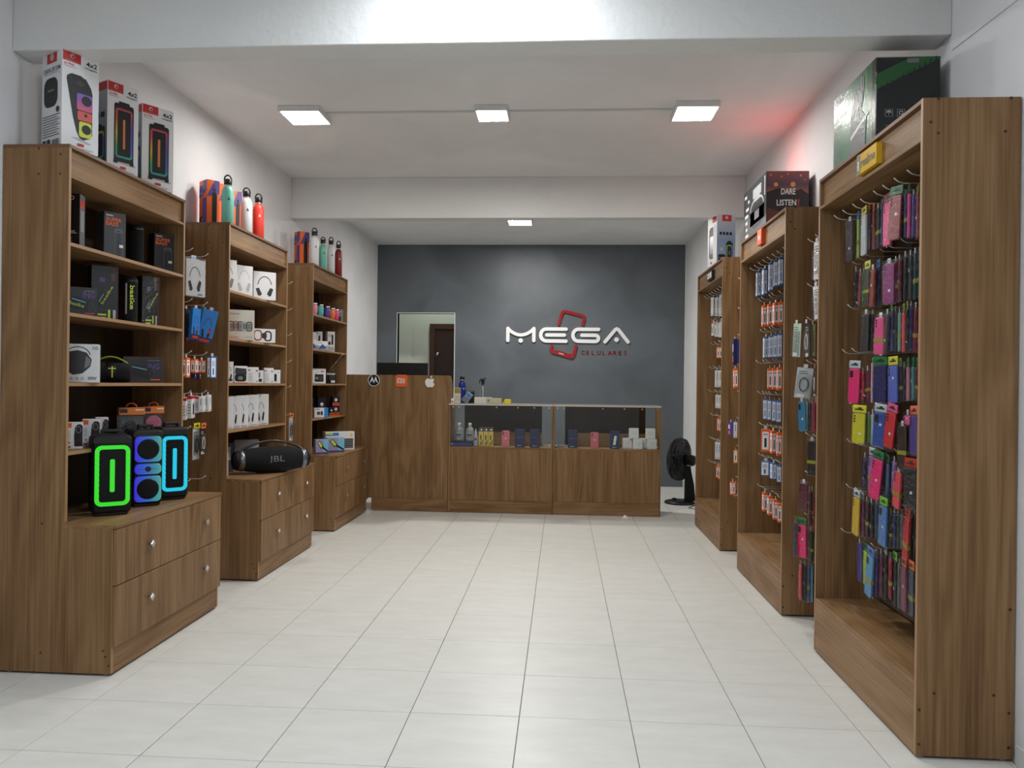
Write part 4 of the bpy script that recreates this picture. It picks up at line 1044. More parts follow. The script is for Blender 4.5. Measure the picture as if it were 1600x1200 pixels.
def f_radio(A): A.rect(0, .92, 1, 1, GL); A.rect(.65, .78, .9, .86, RED); A.rrect(.25, .12, .85, .62, .05, K); A.ell(.4, .36, .1, G); A.rect(.55, .2, .8, .5, KG); A.arc(.55, .55, .28, .25, 0, 180, .02, K)
carton('radio_box', 'white carton printed with a portable radio on the third shelf', 'box', (-2.56, 7.945, 1.4905), 35, .157, .07, .158, CARD_W, f_radio)
t = thing('portable_radio', 'black portable radio with raised antenna on the third shelf', 'radio', (-2.575, 8.43, 1.4905), 38)
part('case', MB().slab(-.06, .0005, .06, .125, .01, 0, .05, .004, PLM), t)
part('speaker_grille', MB().lathe([(.035, -.001), (.035, -.004), (.03, -.005)], mat('mesh_grey', (70, 72, 74), .4, .6), 22, (.015, 0, .06), 'y'), t)
part('dial_plate', MB().box(-.05, .05, -.003, 0, .098, .118, GL), t); part('price_label', MB().box(.0, .045, -.0065, -.005, .01, .035, W_), t)
part('handle', MB().tube([(-.05, .025, .12), (-.05, .025, .145), (.05, .025, .145), (.05, .025, .12)], .004, PLK, 6), t)
part('antenna', MB().tube([(-.03, .04, .12), (.16, .04, .34)], .0022, CHR, 6), t)
def f_bulb(A): A.rect(0, .0, 1, .3, ORA); A.ell(.5, .62, .22, mat('warm_white_print', (228, 226, 215), .4)); A.rect(.42, .34, .58, .48, G); A.rect(.1, .08, .8, .2, RED)
BKB = mat('navy_bulb_carton', (26, 26, 48), .35)
g = 'dark light bulb boxes on the fourth shelf'
carton('bulb_box', 'dark bulb box at upper left of the fourth shelf', 'box', (-2.665, 7.985, 1.1305), 40, .085, .06, .205, BKB, f_bulb, group=g)
carton('bulb_box', 'dark bulb box in the middle of the fourth shelf', 'box', (-2.655, 8.37, 1.1305), 40, .09, .06, .21, BKB, f_bulb, group=g)
carton('bulb_box', 'dark bulb box at the right end of the fourth shelf, under another', 'box', (-2.60, 8.72, 1.1305), 40, .085, .06, .105, BKB, f_bulb, group=g)
carton('bulb_box', 'dark bulb box stacked on another at the right end', 'box', (-2.60, 8.72, 1.2360), 40, .085, .06, .108, BKB, f_bulb, group=g)
carton('camera_box', 'white and blue security camera box on the fourth shelf', 'box', (-2.545, 8.01, 1.1305), 40, .155, .06, .102, CARD_W, lambda A: (A.rect(.7, 0, 1, 1, SKY), A.ell(.3, .45, .12, K), A.ell(.3, .45, .05, G), A.rrect(.45, .25, .6, .65, .03, K), A.rect(.1, .82, .4, .9, G)))
carton('accessory_box', 'small dark box right of the security camera box', 'box', (-2.60, 8.55, 1.1305), 40, .05, .05, .092, BKB, f_bulb, group=g)
def f_lamp(A): A.rect(0, .0, 1, .12, PUR); A.rect(.62, .12, 1, 1, CYA); A.poly([(.12, .78), (.32, .92), (.62, .50), (.42, .34)], K); A.poly([(.18, .78), (.31, .86), (.54, .52), (.42, .42)], LIM); A.poly([(.5, .4), (.95, .12), (1, .2), (.6, .5)], K)
LVC = mat('lavender_carton', (150, 146, 186), .4)
g = 'street lamp boxes on the farthest ledge'
carton('lamp_box', 'lavender street lamp box, left one on the farthest ledge', 'box', (-2.45, 7.745, .7685), 40, .135, .06, .150, LVC, f_lamp, group=g)
carton('lamp_box', 'lavender street lamp box with full lamp print, right one on the farthest ledge', 'box', (-2.375, 7.98, .7685), 34, .185, .06, .150, LVC, f_lamp, group=g)
carton('lamp_box', 'wide white box with a grid lamp print behind the lavender ones', 'box', (-2.40, 8.22, .7685), 37, .33, .08, .20, CARD_W, lambda A: (A.rect(.60, .10, .95, .62, K), [A.rect(.61 + .055 * i, .12 + .12 * j, .65 + .055 * i, .21 + .12 * j, G) for i in range(6) for j in range(4)], A.rect(0, .8, .45, .95, SKY), A.rect(0, .85, .25, .95, LIM), A.ell(.88, .82, .05, YEL)), group=g)

# --------------------------------------------- on top of the right bays
GRC = mat('dark_green_carton', (30, 74, 52), .25); BLG = mat('black_green_carton', (14, 16, 18), .25)
t = thing('chair_carton', 'big dark green and black carton on top of the nearest right bay', 'box', (1.65, 4.11, 2.7005), 0)
W2, D2, H2 = .30, .575, .412
part('carton', MB().box(-W2 / 2, W2 / 2, -D2 / 2, D2 / 2, 0, H2, BLG, .003), t)
A = Art(W2, H2, (-W2 / 2, -D2 / 2, 0), (1, 0, 0), (0, -1, 0)); gr = mat('deep_green_print', (30, 92, 42), .3)
A.poly([(.0, .62), (0, .80), (.55, 1), (1, 1), (1, .98)], gr)
for k in range(11): A.poly([(.06 + .085 * k, .60 + .034 * k), (.085 + .085 * k, .61 + .034 * k), (.095 + .085 * k, .67 + .034 * k), (.07 + .085 * k, .66 + .034 * k)], K)
A.rect(.48, .93, .66, .98, G)
for k in range(2): A.ring(.14 + .19 * k, .30, .26 + .19 * k, .385, .004, .006, GL)
A.arc(.20, .345, .045, .028, 0, 180, .03, GL); A.rect(.195, .315, .205, .35, GL); A.ring(.355, .32, .425, .368, .02, .015, GL); A.lines(.14, .3, .16, .22, 2, G, .3)
part('printed_front', A.mb, t)
A = Art(D2, H2, (-W2 / 2, D2 / 2, 0), (0, -1, 0), (-1, 0, 0))
A.rect(0, 0, 1, 1, grad('green_fade_print', [(0, (120, 160, 138)), (.5, (84, 140, 108)), (1, (30, 92, 62))], 'Y', .29, -.29)); A.rect(.92, 0, 1, 1, BLG); A.poly([(.85, .45), (.92, .5), (.92, 1), (.8, 1)], gr)
A.rect(0, .88, .26, .985, GL); A.text('RELIFE', .03, .905, .055, KG, w=.2, bold=True); A.text('ST-600', .03, .66, .07, GL, w=.30); A.lines(.03, .25, .5, .62, 4, GL, .3); A.lines(.02, .2, .06, .3, 8, GL, .3)
A.poly([(.45, .55), (.55, .80), (.70, .86), (.74, .70), (.68, .55), (.80, .40), (.78, .05), (.40, .05), (.42, .3)], G); A.ell(.62, .70, .08, GL); A.rect(.68, .78, .70, .95, GL); A.rect(.72, .74, .74, .92, GL); A.poly([(.45, .25), (.85, .42), (.84, .45), (.44, .3)], W_)
part('printed_left', A.mb, t)
part('film_wrap', MB().box(-W2 / 2 - .004, W2 / 2 + .004, -D2 / 2 - .004, D2 / 2 + .004, .001, H2 + .003, M_WRAP, .005), t)
t = thing('speaker_carton', 'dark boombox carton printed DARE LISTEN on the middle right bay', 'box', (1.655, 6.17, 2.7005), 0)
W2, D2, H2 = .31, .70, .415
part('carton', MB().box(-W2 / 2, W2 / 2, -D2 / 2, D2 / 2, 0, H2, CARD_K, .003), t)
A = Art(W2, H2, (-W2 / 2, -D2 / 2, 0), (1, 0, 0), (0, -1, 0))
A.rect(0.01, 0, .99, 1, grad('sunset_print', [(0, (120, 66, 46)), (.4, (90, 50, 48)), (.62, (160, 96, 70)), (.75, (92, 66, 84)), (1, (150, 84, 84))], 'Z', 0, .415))
gold = mat('gold_print', (226, 160, 84), .4)
for cx, cy, r in ((.22, .76, .05), (.62, .76, .06), (.1, .93, .02), (.5, .95, .02), (.8, .92, .025), (.35, .9, .02), (.28, .45, .04), (.9, .84, .015)): A.ell(cx, cy, r, gold)
A.poly([(.0, .62), (.3, .70), (.5, .60), (.8, .68), (1, .58), (1, .30), (.6, .34), (.3, .28), (0, .36)], mat('dusk_print', (44, 26, 32), .4))
A.poly([(.32, .0), (.3, .38), (.72, .38), (.66, 0)], K)
A.text('DARE', .34, .58, .11, W_, w=.34, bold=True); A.text('LISTEN', .24, .38, .11, W_, w=.46, bold=True); A.text('!', .73, .37, .13, RED, w=.05, bold=True)
part('printed_front', A.mb, t)
A = Art(D2, H2, (-W2 / 2, D2 / 2, 0), (0, -1, 0), (-1, 0, 0))
A.rect(0, 0, 1, 1, mat('slate_print', (58, 62, 66), .35)); A.rect(0, 0, .08, 1, KG); A.rect(.42, .72, .78, .90, GL); A.rect(.5, .64, .72, .72, GL)
A.arc(.60, .50, .30, .22, 0, 180, .03, GL); A.rrect(.30, .14, .92, .56, .2, KG); A.rect(.5, .3, .7, .46, G)
for k, (x0, w) in enumerate(((.04, .1), (.2, .06), (.1, .14), (.06, .16), (.08, .1), (.1, .08), (.08, .15))): A.rect(x0, .85 - .13 * k, x0 + w, .91 - .13 * k, W_)
A.rect(.93, .6, .95, .95, W_)
part('printed_left', A.mb, t)
def f_cs(A):
    A.rect(0, 0, 1, 1, grad('blue_grey_fade_print', [(0, (150, 162, 176)), (.5, (120, 146, 176)), (1, (186, 190, 200))], 'Z', 0, .5)); A.rect(.28, .87, .78, .995, RED); A.ell(.52, .945, .08, GL)
    for k in range(4): A.rrect(.14 + .18 * k, .60, .27 + .18 * k, .66, .02, K)
    rim_speaker_print(A, .50, .06, .86, .46); A.rrect(.08, .03, .46, .22, .08, K); A.rect(.14, .14, .4, .16, G); A.ell(.25, .32, .09, GL)
def l_cs(A): A.rect(.5, .86, .95, .98, RED); A.rrect(.15, .15, .8, .78, .2, K); A.rrect(.25, .25, .65, .6, .1, mat('blue_black_print', (50, 60, 110), .3)); A.rect(.6, .1, .95, .8, W_); A.rect(.3, .05, .5, .1, RED)
carton('speaker_carton', 'pale blue and white speaker carton on the farthest right bay', 'box', (1.594, 7.675, 2.7005), 15, .195, .20, .50, CARD_W, f_cs, l_cs)

# ================================================================== goods hanging on the hooks
HANG = """
A|0|case|smoky plum|1.555|4.297|2.422|-85.9|0.085|0.012|0.227|0|
A|0|case|lime|1.585|4.264|2.422|-102.4|0.085|0.012|0.215|0|blue
A|0|case|silver|1.555|4.097|2.413|-95.8|0.085|0.012|0.216|0|yellow
A|0|case|lilac grey|1.585|4.116|2.427|-106.1|0.085|0.012|0.204|0|orange
A|0|case|copper|1.585|4.062|2.415|-101.3|0.085|0.012|0.201|0|orange
A|0|case|charcoal|1.585|3.998|2.423|-99.6|0.085|0.012|0.211|0|
A|0|case|navy|1.585|3.944|2.433|-109.9|0.085|0.012|0.22|0|
A|0|case|hot pink|1.555|3.806|2.41|-89.2|0.085|0.012|0.216|0|maroon
A|0|case|dusty rose|1.555|3.707|2.42|-75.8|0.085|0.012|0.213|4|green
A|0|case|navy|1.585|3.682|2.413|-111.3|0.085|0.012|0.206|0|
A|0|case|pink|1.585|3.653|2.409|-107.5|0.085|0.012|0.207|3|green
A|0|case|indigo|1.585|3.604|2.394|-107.7|0.085|0.012|0.201|0|
A|0|case|dusty rose|1.585|3.562|2.381|-111.0|0.085|0.012|0.201|0|olive
A|0|case|black|1.585|3.522|2.374|-109.2|0.085|0.012|0.208|0|olive
A|1|case|black|1.585|4.282|2.148|-104.3|0.085|0.012|0.198|18|
A|1|case|dusty rose|1.585|4.219|2.128|-104.6|0.085|0.012|0.175|14|
A|1|case|green|1.585|4.175|2.122|-107.8|0.085|0.012|0.176|10|
A|1|case|dark olive|1.555|4.042|2.122|-94.0|0.085|0.012|0.19|3|yellow
A|1|case|brick red|1.555|3.977|2.112|-94.4|0.085|0.012|0.193|6|
A|1|case|navy|1.585|3.985|2.12|-102.7|0.085|0.012|0.197|3|blue
A|1|case|magenta|1.555|3.783|2.111|-76.3|0.085|0.012|0.199|0|
A|1|case|maroon|1.585|3.784|2.12|-103.7|0.085|0.012|0.208|0|
A|1|case|burgundy|1.585|3.742|2.122|-107.0|0.085|0.012|0.209|0|
A|1|case|black|1.585|3.681|2.127|-103.3|0.085|0.012|0.211|4|
A|1|case|charcoal|1.585|3.629|2.124|-103.6|0.085|0.012|0.211|0|
A|1|case|dark teal|1.585|3.581|2.125|-105.9|0.085|0.012|0.217|0|
A|1|case|dark green|1.585|3.537|2.126|-109.1|0.085|0.012|0.217|0|
A|2|case|charcoal|1.555|4.056|1.894|-86.0|0.085|0.012|0.197|2|
A|2|case|black|1.585|4.051|1.894|-104.4|0.085|0.012|0.197|0|
A|2|case|pink|1.555|3.872|1.861|-77.9|0.085|0.012|0.188|3|
A|2|case|smoky plum|1.555|3.798|1.87|-99.3|0.085|0.012|0.191|10|
A|2|case|purple|1.585|3.821|1.882|-108.5|0.085|0.012|0.195|0|lime
A|2|case|dark green|1.585|3.781|1.884|-103.7|0.085|0.012|0.199|0|
A|2|case|sage|1.585|3.736|1.871|-109.0|0.085|0.012|0.19|0|
A|2|case|coral|1.585|3.691|1.867|-109.2|0.085|0.012|0.191|0|olive
A|2|case|black|1.585|3.655|1.872|-109.4|0.085|0.012|0.186|0|olive
A|2|case|navy|1.585|3.616|1.889|-107.7|0.085|0.012|0.207|9|
A|2|case|burgundy|1.585|3.568|1.878|-104.0|0.085|0.012|0.207|8|
A|2|case|pink|1.585|3.526|1.766|-112.2|0.085|0.012|0.105|6|
A|3|case|hot pink|1.555|4.194|1.617|-71.3|0.085|0.012|0.191|3|clear
A|3|case|crimson|1.585|4.177|1.601|-102.8|0.085|0.012|0.163|-4|
A|3|case|maroon|1.585|4.109|1.606|-99.1|0.085|0.012|0.173|-5|
A|3|case|pale pink|1.585|4.043|1.644|-108.4|0.085|0.012|0.21|0|
A|3|case|navy|1.555|3.873|1.626|-64.9|0.085|0.012|0.188|0|green
A|3|case|periwinkle|1.555|3.727|1.622|-85.6|0.085|0.012|0.181|-2|yellow
A|3|case|smoky plum|1.585|3.722|1.614|-107.1|0.085|0.012|0.165|0|lime
A|3|case|black|1.585|3.681|1.613|-107.3|0.085|0.012|0.164|0|
A|3|case|dusty pink|1.585|3.642|1.612|-107.5|0.085|0.012|0.162|-5|green
A|3|case|teal|1.585|3.593|1.611|-105.8|0.085|0.012|0.16|-6|green
A|3|case|burgundy|1.585|3.552|1.61|-109.0|0.085|0.012|0.152|0|green
A|4|case|yellow|1.555|4.125|1.382|-61.7|0.085|0.012|0.164|2|yellow
A|4|case|green|1.585|4.085|1.367|-103.2|0.085|0.012|0.139|0|
A|4|case|silver|1.585|4.036|1.382|-104.4|0.085|0.012|0.167|-6|
A|4|case|teal|1.585|3.996|1.387|-108.6|0.085|0.012|0.168|-4|blue
A|4|case|blue|1.555|3.855|1.395|-72.0|0.085|0.012|0.175|5|clear
A|4|case|sky blue|1.585|3.858|1.376|-108.3|0.085|0.012|0.15|0|
A|4|case|red|1.555|3.721|1.4|-83.7|0.085|0.012|0.177|11|pink
A|4|case|dark brown|1.555|3.617|1.342|-87.3|0.085|0.012|0.204|-2|
A|4|case|pink|1.555|3.568|1.394|-97.5|0.085|0.012|0.049|0|
A|4|case|purple|1.555|3.504|1.396|-93.9|0.085|0.012|0.181|-2|coral
A|5|case|navy|1.585|4.129|1.151|-106.0|0.085|0.012|0.171|12|
A|5|case|lavender|1.555|3.953|1.174|-92.5|0.085|0.012|0.186|2|clear
A|5|case|hot pink|1.555|3.875|1.165|-77.9|0.085|0.012|0.207|9|green
A|5|case|steel blue|1.585|3.851|1.152|-101.4|0.085|0.012|0.19|7|green
A|5|case|lavender|1.585|3.772|1.166|-104.8|0.085|0.012|0.168|4|
A|5|case|coral|1.555|3.652|1.128|-94.1|0.085|0.012|0.177|8|
A|5|case|charcoal|1.555|3.529|1.161|-78.8|0.085|0.012|0.191|0|red
A|6|case|golden yellow|1.555|4.15|0.937|-90.5|0.085|0.012|0.205|4|clear
A|6|case|mauve|1.585|4.156|0.926|-102.9|0.085|0.012|0.199|3|clear
A|6|case|plum|1.585|4.096|0.928|-106.2|0.085|0.012|0.186|0|
A|6|case|black|1.585|4.038|0.927|-101.4|0.085|0.012|0.18|0|
A|6|case|slate|1.585|3.975|0.937|-102.7|0.085|0.012|0.183|0|
A|6|case|blue sky|1.555|3.812|0.946|-89.2|0.085|0.012|0.2|3|lime
A|6|case|black|1.585|3.808|0.916|-106.6|0.085|0.012|0.172|0|
A|6|case|navy|1.585|3.765|0.923|-108.8|0.085|0.012|0.173|0|
A|6|case|dark green|1.585|3.724|0.927|-109.1|0.085|0.012|0.168|0|
A|6|case|grey|1.585|3.683|0.928|-109.3|0.085|0.012|0.164|0|
A|6|case|red|1.555|3.554|0.935|-99.6|0.085|0.012|0.221|8|red
A|6|case|black|1.585|3.559|0.943|-104.0|0.085|0.012|0.221|0|
A|7|case|purple|1.585|4.187|0.691|-97.7|0.085|0.012|0.203|-6|
A|7|case|neon lime|1.585|4.105|0.668|-101.1|0.085|0.012|0.183|0|green
A|7|case|sky blue|1.555|3.957|0.673|-90.5|0.085|0.012|0.215|7|blue
A|7|case|violet|1.585|3.974|0.68|-104.7|0.085|0.012|0.215|6|
A|7|case|wine|1.585|3.913|0.693|-105.1|0.085|0.012|0.212|0|
A|7|case|black|1.585|3.86|0.705|-105.3|0.085|0.012|0.218|0|clear
A|7|case|crimson|1.585|3.805|0.701|-108.6|0.085|0.012|0.2|0|
A|7|case|black|1.585|3.751|0.698|-101.9|0.085|0.012|0.221|0|lime
A|7|case|grey|1.585|3.706|0.694|-109.2|0.085|0.012|0.209|0|
A|7|case|mauve|1.555|3.587|0.706|-101.4|0.085|0.012|0.203|-3|orange
A|7|case|slate|1.555|3.513|0.709|-97.9|0.085|0.012|0.204|-2|orange
B|0|box|blue white|1.58|6.339|2.447|-87.0|0.055|0.03|0.207|0|
B|0|box|blue white|1.58|6.149|2.439|-85.4|0.055|0.03|0.208|0|
B|0|box|blue white|1.58|5.967|2.455|-94.8|0.055|0.03|0.216|0|
B|0|box|blue white|1.58|5.832|2.452|-100.2|0.055|0.03|0.197|0|
B|0|box|blue white|1.58|5.698|2.449|-97.5|0.055|0.03|0.199|0|
B|1|box|orange|1.58|6.158|2.152|-92.4|0.055|0.03|0.168|0|
B|1|box|orange|1.58|5.993|2.145|-94.8|0.055|0.03|0.167|0|
B|1|box|orange|1.58|5.837|2.138|-89.1|0.055|0.03|0.165|0|
B|1|box|orange|1.58|5.694|2.126|-102.5|0.055|0.03|0.159|0|
B|2|box|blue white|1.58|6.095|1.9|-89.5|0.055|0.03|0.166|0|
B|2|box|blue white|1.58|5.944|1.899|-97.9|0.055|0.03|0.168|0|
B|2|box|blue white|1.58|5.827|1.902|-102.2|0.055|0.03|0.174|0|
B|2|box|blue white|1.58|5.702|1.9|-100.5|0.055|0.03|0.174|0|
B|3|box|orange|1.58|5.971|1.653|-98.8|0.055|0.03|0.157|0|
B|3|box|orange|1.58|5.841|1.654|-99.1|0.055|0.03|0.161|0|
B|3|box|orange|1.58|5.711|1.656|-96.5|0.055|0.03|0.168|0|
B|4|box|blue white|1.58|6.089|1.419|-101.5|0.055|0.03|0.161|0|
B|4|box|blue white|1.58|5.967|1.417|-102.8|0.055|0.03|0.159|0|
B|4|box|blue white|1.58|5.837|1.414|-103.1|0.055|0.03|0.159|0|
B|4|box|blue white|1.58|5.707|1.412|-100.5|0.055|0.03|0.159|0|
B|5|box|orange|1.58|6.071|1.186|-14.6|0.067|0.03|0.176|0|
B|5|box|orange|1.58|5.859|1.186|-86.1|0.055|0.03|0.172|0|
B|5|box|orange|1.58|5.697|1.182|-96.5|0.055|0.03|0.17|0|
B|6|box|blue white|1.58|6.054|0.938|-14.6|0.07|0.03|0.111|0|
B|6|box|blue white|1.58|5.837|0.946|-88.1|0.07|0.03|0.119|0|
B|6|box|blue white|1.58|5.682|0.945|-102.5|0.07|0.03|0.122|0|
B|7|box|orange|1.58|6.07|0.695|-88.6|0.055|0.03|0.145|0|
B|7|box|orange|1.58|5.922|0.689|-89.9|0.055|0.03|0.145|0|
B|7|box|orange|1.58|5.774|0.684|-96.3|0.055|0.03|0.147|0|
B|7|box|orange|1.58|5.664|0.672|-103.6|0.055|0.03|0.136|0|
C|0|box|white|1.6|8.31|2.457|-73.9|0.055|0.03|0.193|0|
C|0|box|white|1.6|8.098|2.433|-90.2|0.055|0.03|0.191|0|
C|0|box|white|1.6|7.897|2.44|-91.5|0.055|0.03|0.219|0|
C|1|box|white red|1.6|8.279|2.199|-83.9|0.055|0.03|0.15|0|
C|1|box|white red|1.6|8.108|2.176|-90.2|0.055|0.03|0.15|0|
C|1|box|white red|1.6|7.946|2.163|-95.4|0.055|0.03|0.152|0|
C|1|box|white red|1.6|7.837|2.195|-99.5|0.055|0.03|0.19|0|
C|2|box|orange|1.6|8.029|1.92|-99.3|0.05|0.03|0.12|0|
C|2|box|orange|1.6|7.893|1.913|-99.5|0.05|0.03|0.118|0|
C|3|box|white|1.6|8.078|1.677|-90.2|0.055|0.03|0.174|0|
C|3|box|white|1.6|7.901|1.674|-98.4|0.055|0.03|0.17|0|
C|4|box|white|1.6|8.056|1.424|-98.2|0.055|0.03|0.135|0|
C|4|box|white|1.6|7.911|1.422|-99.4|0.055|0.03|0.133|0|
C|5|box|orange|1.6|7.961|1.19|-99.4|0.05|0.03|0.131|0|
C|5|box|orange|1.6|7.874|1.193|-99.5|0.05|0.03|0.134|0|
C|6|box|white blue|1.6|8.034|0.939|-94.3|0.055|0.03|0.175|0|
C|6|box|white blue|1.6|7.89|0.945|-99.5|0.055|0.03|0.17|0|
C|7|box|orange|1.6|7.98|0.701|-99.3|0.05|0.03|0.123|0|
C|7|box|orange|1.6|7.877|0.709|-99.5|0.05|0.03|0.134|0|
CB|1|box|navy|1.49|6.765|1.922|-93.4|0.06|0.03|0.222|0|
CB|1|box|indigo|1.55|6.917|1.931|-100.6|0.06|0.03|0.227|0|
CB|2|box|orange|1.49|6.734|1.665|-90.5|0.06|0.03|0.172|-8|
CB|4|box|purple|1.48|6.84|1.2|-86.2|0.07|0.03|0.115|-4|
CB|4|box|white|1.51|6.794|1.2|-99.5|0.07|0.03|0.132|0|
CB|5|box|amber|1.5|6.731|0.966|-100.6|0.06|0.03|0.114|-6|
CB|6|box|orange|1.48|6.742|0.691|-87.4|0.07|0.03|0.113|-8|
CB|6|box|orange|1.52|6.793|0.671|-97.6|0.07|0.03|0.118|-4|
BA|0|blister|white|1.49|4.637|2.372|-75.8|0.08|0.02|0.222|0|
BA|0|blister|pale grey|1.56|4.754|2.405|-106.2|0.08|0.02|0.237|0|
BA|1|blister|white|1.49|4.652|2.113|-75.8|0.08|0.02|0.197|-6|
BA|2|pack|pale green|1.47|4.942|1.913|-77.6|0.09|0.02|0.21|4|
BA|2|pack|black|1.5|4.848|1.909|-86.2|0.08|0.02|0.214|-3|
BA|2|pack|olive green|1.53|4.82|1.897|-100.6|0.08|0.02|0.197|-3|
BA|2|pack|pale pink|1.56|4.811|1.894|-101.0|0.08|0.02|0.199|-4|
BA|3|blister|clear|1.49|4.81|1.631|-17.2|0.094|0.02|0.187|6|
BA|3|pack|black|1.55|4.835|1.632|-103.8|0.09|0.02|0.183|0|
BA|4|case|ocean blue|1.47|4.824|1.425|-74.9|0.08|0.012|0.184|-5|
BA|4|case|pale green|1.5|4.829|1.422|-103.3|0.08|0.012|0.182|-5|
BA|4|case|slate|1.52|4.835|1.422|-104.5|0.08|0.012|0.185|-5|
BA|4|case|dusty pink|1.54|4.849|1.422|-104.6|0.08|0.012|0.188|-5|
BA|4|case|hot pink|1.57|4.872|1.422|-97.9|0.08|0.012|0.189|-4|
BA|5|case|black|1.52|4.777|1.188|-72.7|0.085|0.014|0.214|-2|
BA|5|case|silver|1.57|4.819|1.182|-106.0|0.085|0.014|0.207|0|
BA|6|case|maroon|1.49|4.824|0.925|-72.2|0.085|0.012|0.173|0|
BA|6|case|burgundy|1.51|4.787|0.887|-104.5|0.085|0.012|0.214|0|
BA|6|case|slate|1.54|4.828|0.882|-104.7|0.085|0.012|0.223|0|
BA|6|case|red|1.57|4.841|0.845|-98.0|0.085|0.012|0.231|4|
BA|7|case|navy|1.46|4.888|0.668|-104.6|0.085|0.012|0.204|-2|green
BA|7|case|hot pink|1.48|4.818|0.671|-72.1|0.085|0.012|0.206|-2|green
BA|7|case|dark green|1.53|4.81|0.64|-93.6|0.085|0.012|0.194|0|
BA|7|case|slate|1.57|4.834|0.629|-96.0|0.085|0.012|0.195|0|
BA|8|case|coral|1.49|4.878|0.415|-102.0|0.085|0.012|0.218|0|
BA|8|case|charcoal|1.51|4.864|0.419|-99.2|0.085|0.012|0.225|0|
BA|8|case|steel blue|1.53|4.851|0.422|-102.5|0.085|0.012|0.229|0|
BA|8|case|sky blue|1.55|4.847|0.421|-104.7|0.085|0.012|0.225|0|
BA|8|case|plum|1.57|4.843|0.418|-102.0|0.085|0.012|0.224|0|
L12|0|headphone pack|white|-2.6|5.257|2.36|65.3|0.16|0.05|0.26|0|
L12|2|card|black|-2.64|5.238|2.01|91.7|0.07|0.025|0.228|0|
L12|2|card|blue|-2.58|5.261|2.016|72.1|0.075|0.025|0.219|5|
L12|2|card|teal|-2.64|5.499|2.049|106.6|0.075|0.025|0.226|0|
L12|2|card|blue|-2.52|5.377|2.013|25.1|0.102|0.025|0.239|12|
L12|3|box|orange|-2.59|5.146|1.666|95.7|0.07|0.03|0.138|0|
L12|3|box|orange|-2.59|5.268|1.66|96.2|0.07|0.03|0.098|0|
L12|3|box|orange|-2.59|5.374|1.653|93.7|0.07|0.03|0.089|0|
L12|3|box|blue white|-2.52|5.392|1.684|79.1|0.07|0.03|0.157|0|
L12|3|box|navy|-2.68|5.435|1.56|110.2|0.07|0.03|0.038|0|
L12|3|box|navy|-2.68|5.507|1.561|109.9|0.07|0.03|0.043|0|
L12|4|box|white red|-2.59|5.127|1.391|108.8|0.065|0.03|0.153|-3|
L12|4|box|white red|-2.59|5.223|1.404|96.4|0.065|0.03|0.159|-3|
L12|4|box|white red|-2.59|5.308|1.397|114.0|0.065|0.03|0.117|-3|
L12|4|box|white|-2.54|5.282|1.396|102.7|0.065|0.03|0.108|-4|
L12|4|box|white|-2.54|5.373|1.405|99.3|0.065|0.03|0.118|-4|
L12|5|blister|white|-2.58|5.296|1.168|88.0|0.085|0.02|0.221|0|yellow
L12|5|pack|black|-2.54|5.314|1.168|96.5|0.085|0.02|0.188|0|orange
L23|5|pack|clear|-2.62|7.321|1.16|77.7|0.06|0.02|0.228|0|orange
"""
PAL = {'smoky plum': (58, 44, 54), 'dark brown': (52, 32, 30), 'dark green': (22, 52, 42), 'pale pink': (232, 180, 196), 'wine': (104, 36, 60), 'periwinkle': (92, 110, 200),
 'blue sky': (84, 136, 200), 'slate': (62, 72, 88), 'yellow': (214, 206, 44), 'lime': (176, 206, 110), 'plum': (84, 36, 60), 'dusty rose': (156, 74, 82), 'coral': (236, 84, 96), 'hot pink': (238, 44, 122),
 'blue': (52, 84, 164), 'pale grey': (196, 198, 200), 'indigo': (62, 58, 124), 'lavender': (156, 128, 196), 'crimson': (170, 24, 48), 'lilac grey': (120, 108, 134), 'pale green': (178, 200, 184), 'orange': (232, 98, 32),
 'amber': (222, 150, 62), 'charcoal': (40, 42, 46), 'green': (62, 120, 60), 'sky blue': (92, 160, 210), 'neon lime': (204, 240, 50), 'navy': (30, 34, 96), 'ocean blue': (44, 126, 168), 'dark teal': (18, 58, 62),
 'brick red': (152, 56, 48), 'silver': (196, 198, 202), 'pink': (232, 88, 148), 'black': (16, 16, 19), 'teal': (64, 132, 130), 'olive green': (122, 140, 84), 'steel blue': (70, 104, 142), 'clear': (190, 194, 196),
 'sage': (122, 168, 148), 'purple': (84, 66, 150), 'maroon': (92, 24, 46), 'dusty pink': (196, 128, 146), 'golden yellow': (232, 192, 60), 'burgundy': (112, 28, 44), 'red': (214, 46, 56), 'mauve': (150, 78, 104),
 'bright blue': (36, 124, 206), 'magenta': (142, 50, 116), 'white': (222, 223, 224), 'dark olive': (50, 54, 36), 'grey': (104, 106, 110), 'copper': (134, 66, 42), 'violet': (92, 64, 166), 'white blue': (216, 222, 230), 'blue white': (34, 96, 170), 'white red': (222, 222, 222), 'olive': (150, 150, 40)}
HEAD = {'lime': (120, 190, 50), 'clear': (190, 200, 204), 'orange': (226, 110, 50), 'maroon': (130, 20, 50), 'coral': (240, 110, 80), 'green': (20, 120, 66), 'red': (190, 50, 34), 'blue': (60, 120, 190), 'yellow': (214, 208, 50), 'olive': (160, 160, 44), 'pink': (232, 90, 150)}
def hm(n): return mat('goods_' + n.replace(' ', '_'), PAL[n], .38)
ORD = ('first', 'second', 'third', 'fourth', 'fifth', 'sixth', 'seventh', 'eighth', 'ninth', 'tenth', 'eleventh', 'twelfth', 'thirteenth', 'fourteenth', 'fifteenth')
BAY = {'A': 'of nearest right bay', 'B': 'of middle right bay', 'C': 'of farthest right bay', 'BA': 'right of middle right bay', 'CB': 'right of farthest right bay', 'L12': 'beside middle left cabinet', 'L23': 'beside farthest left cabinet'}
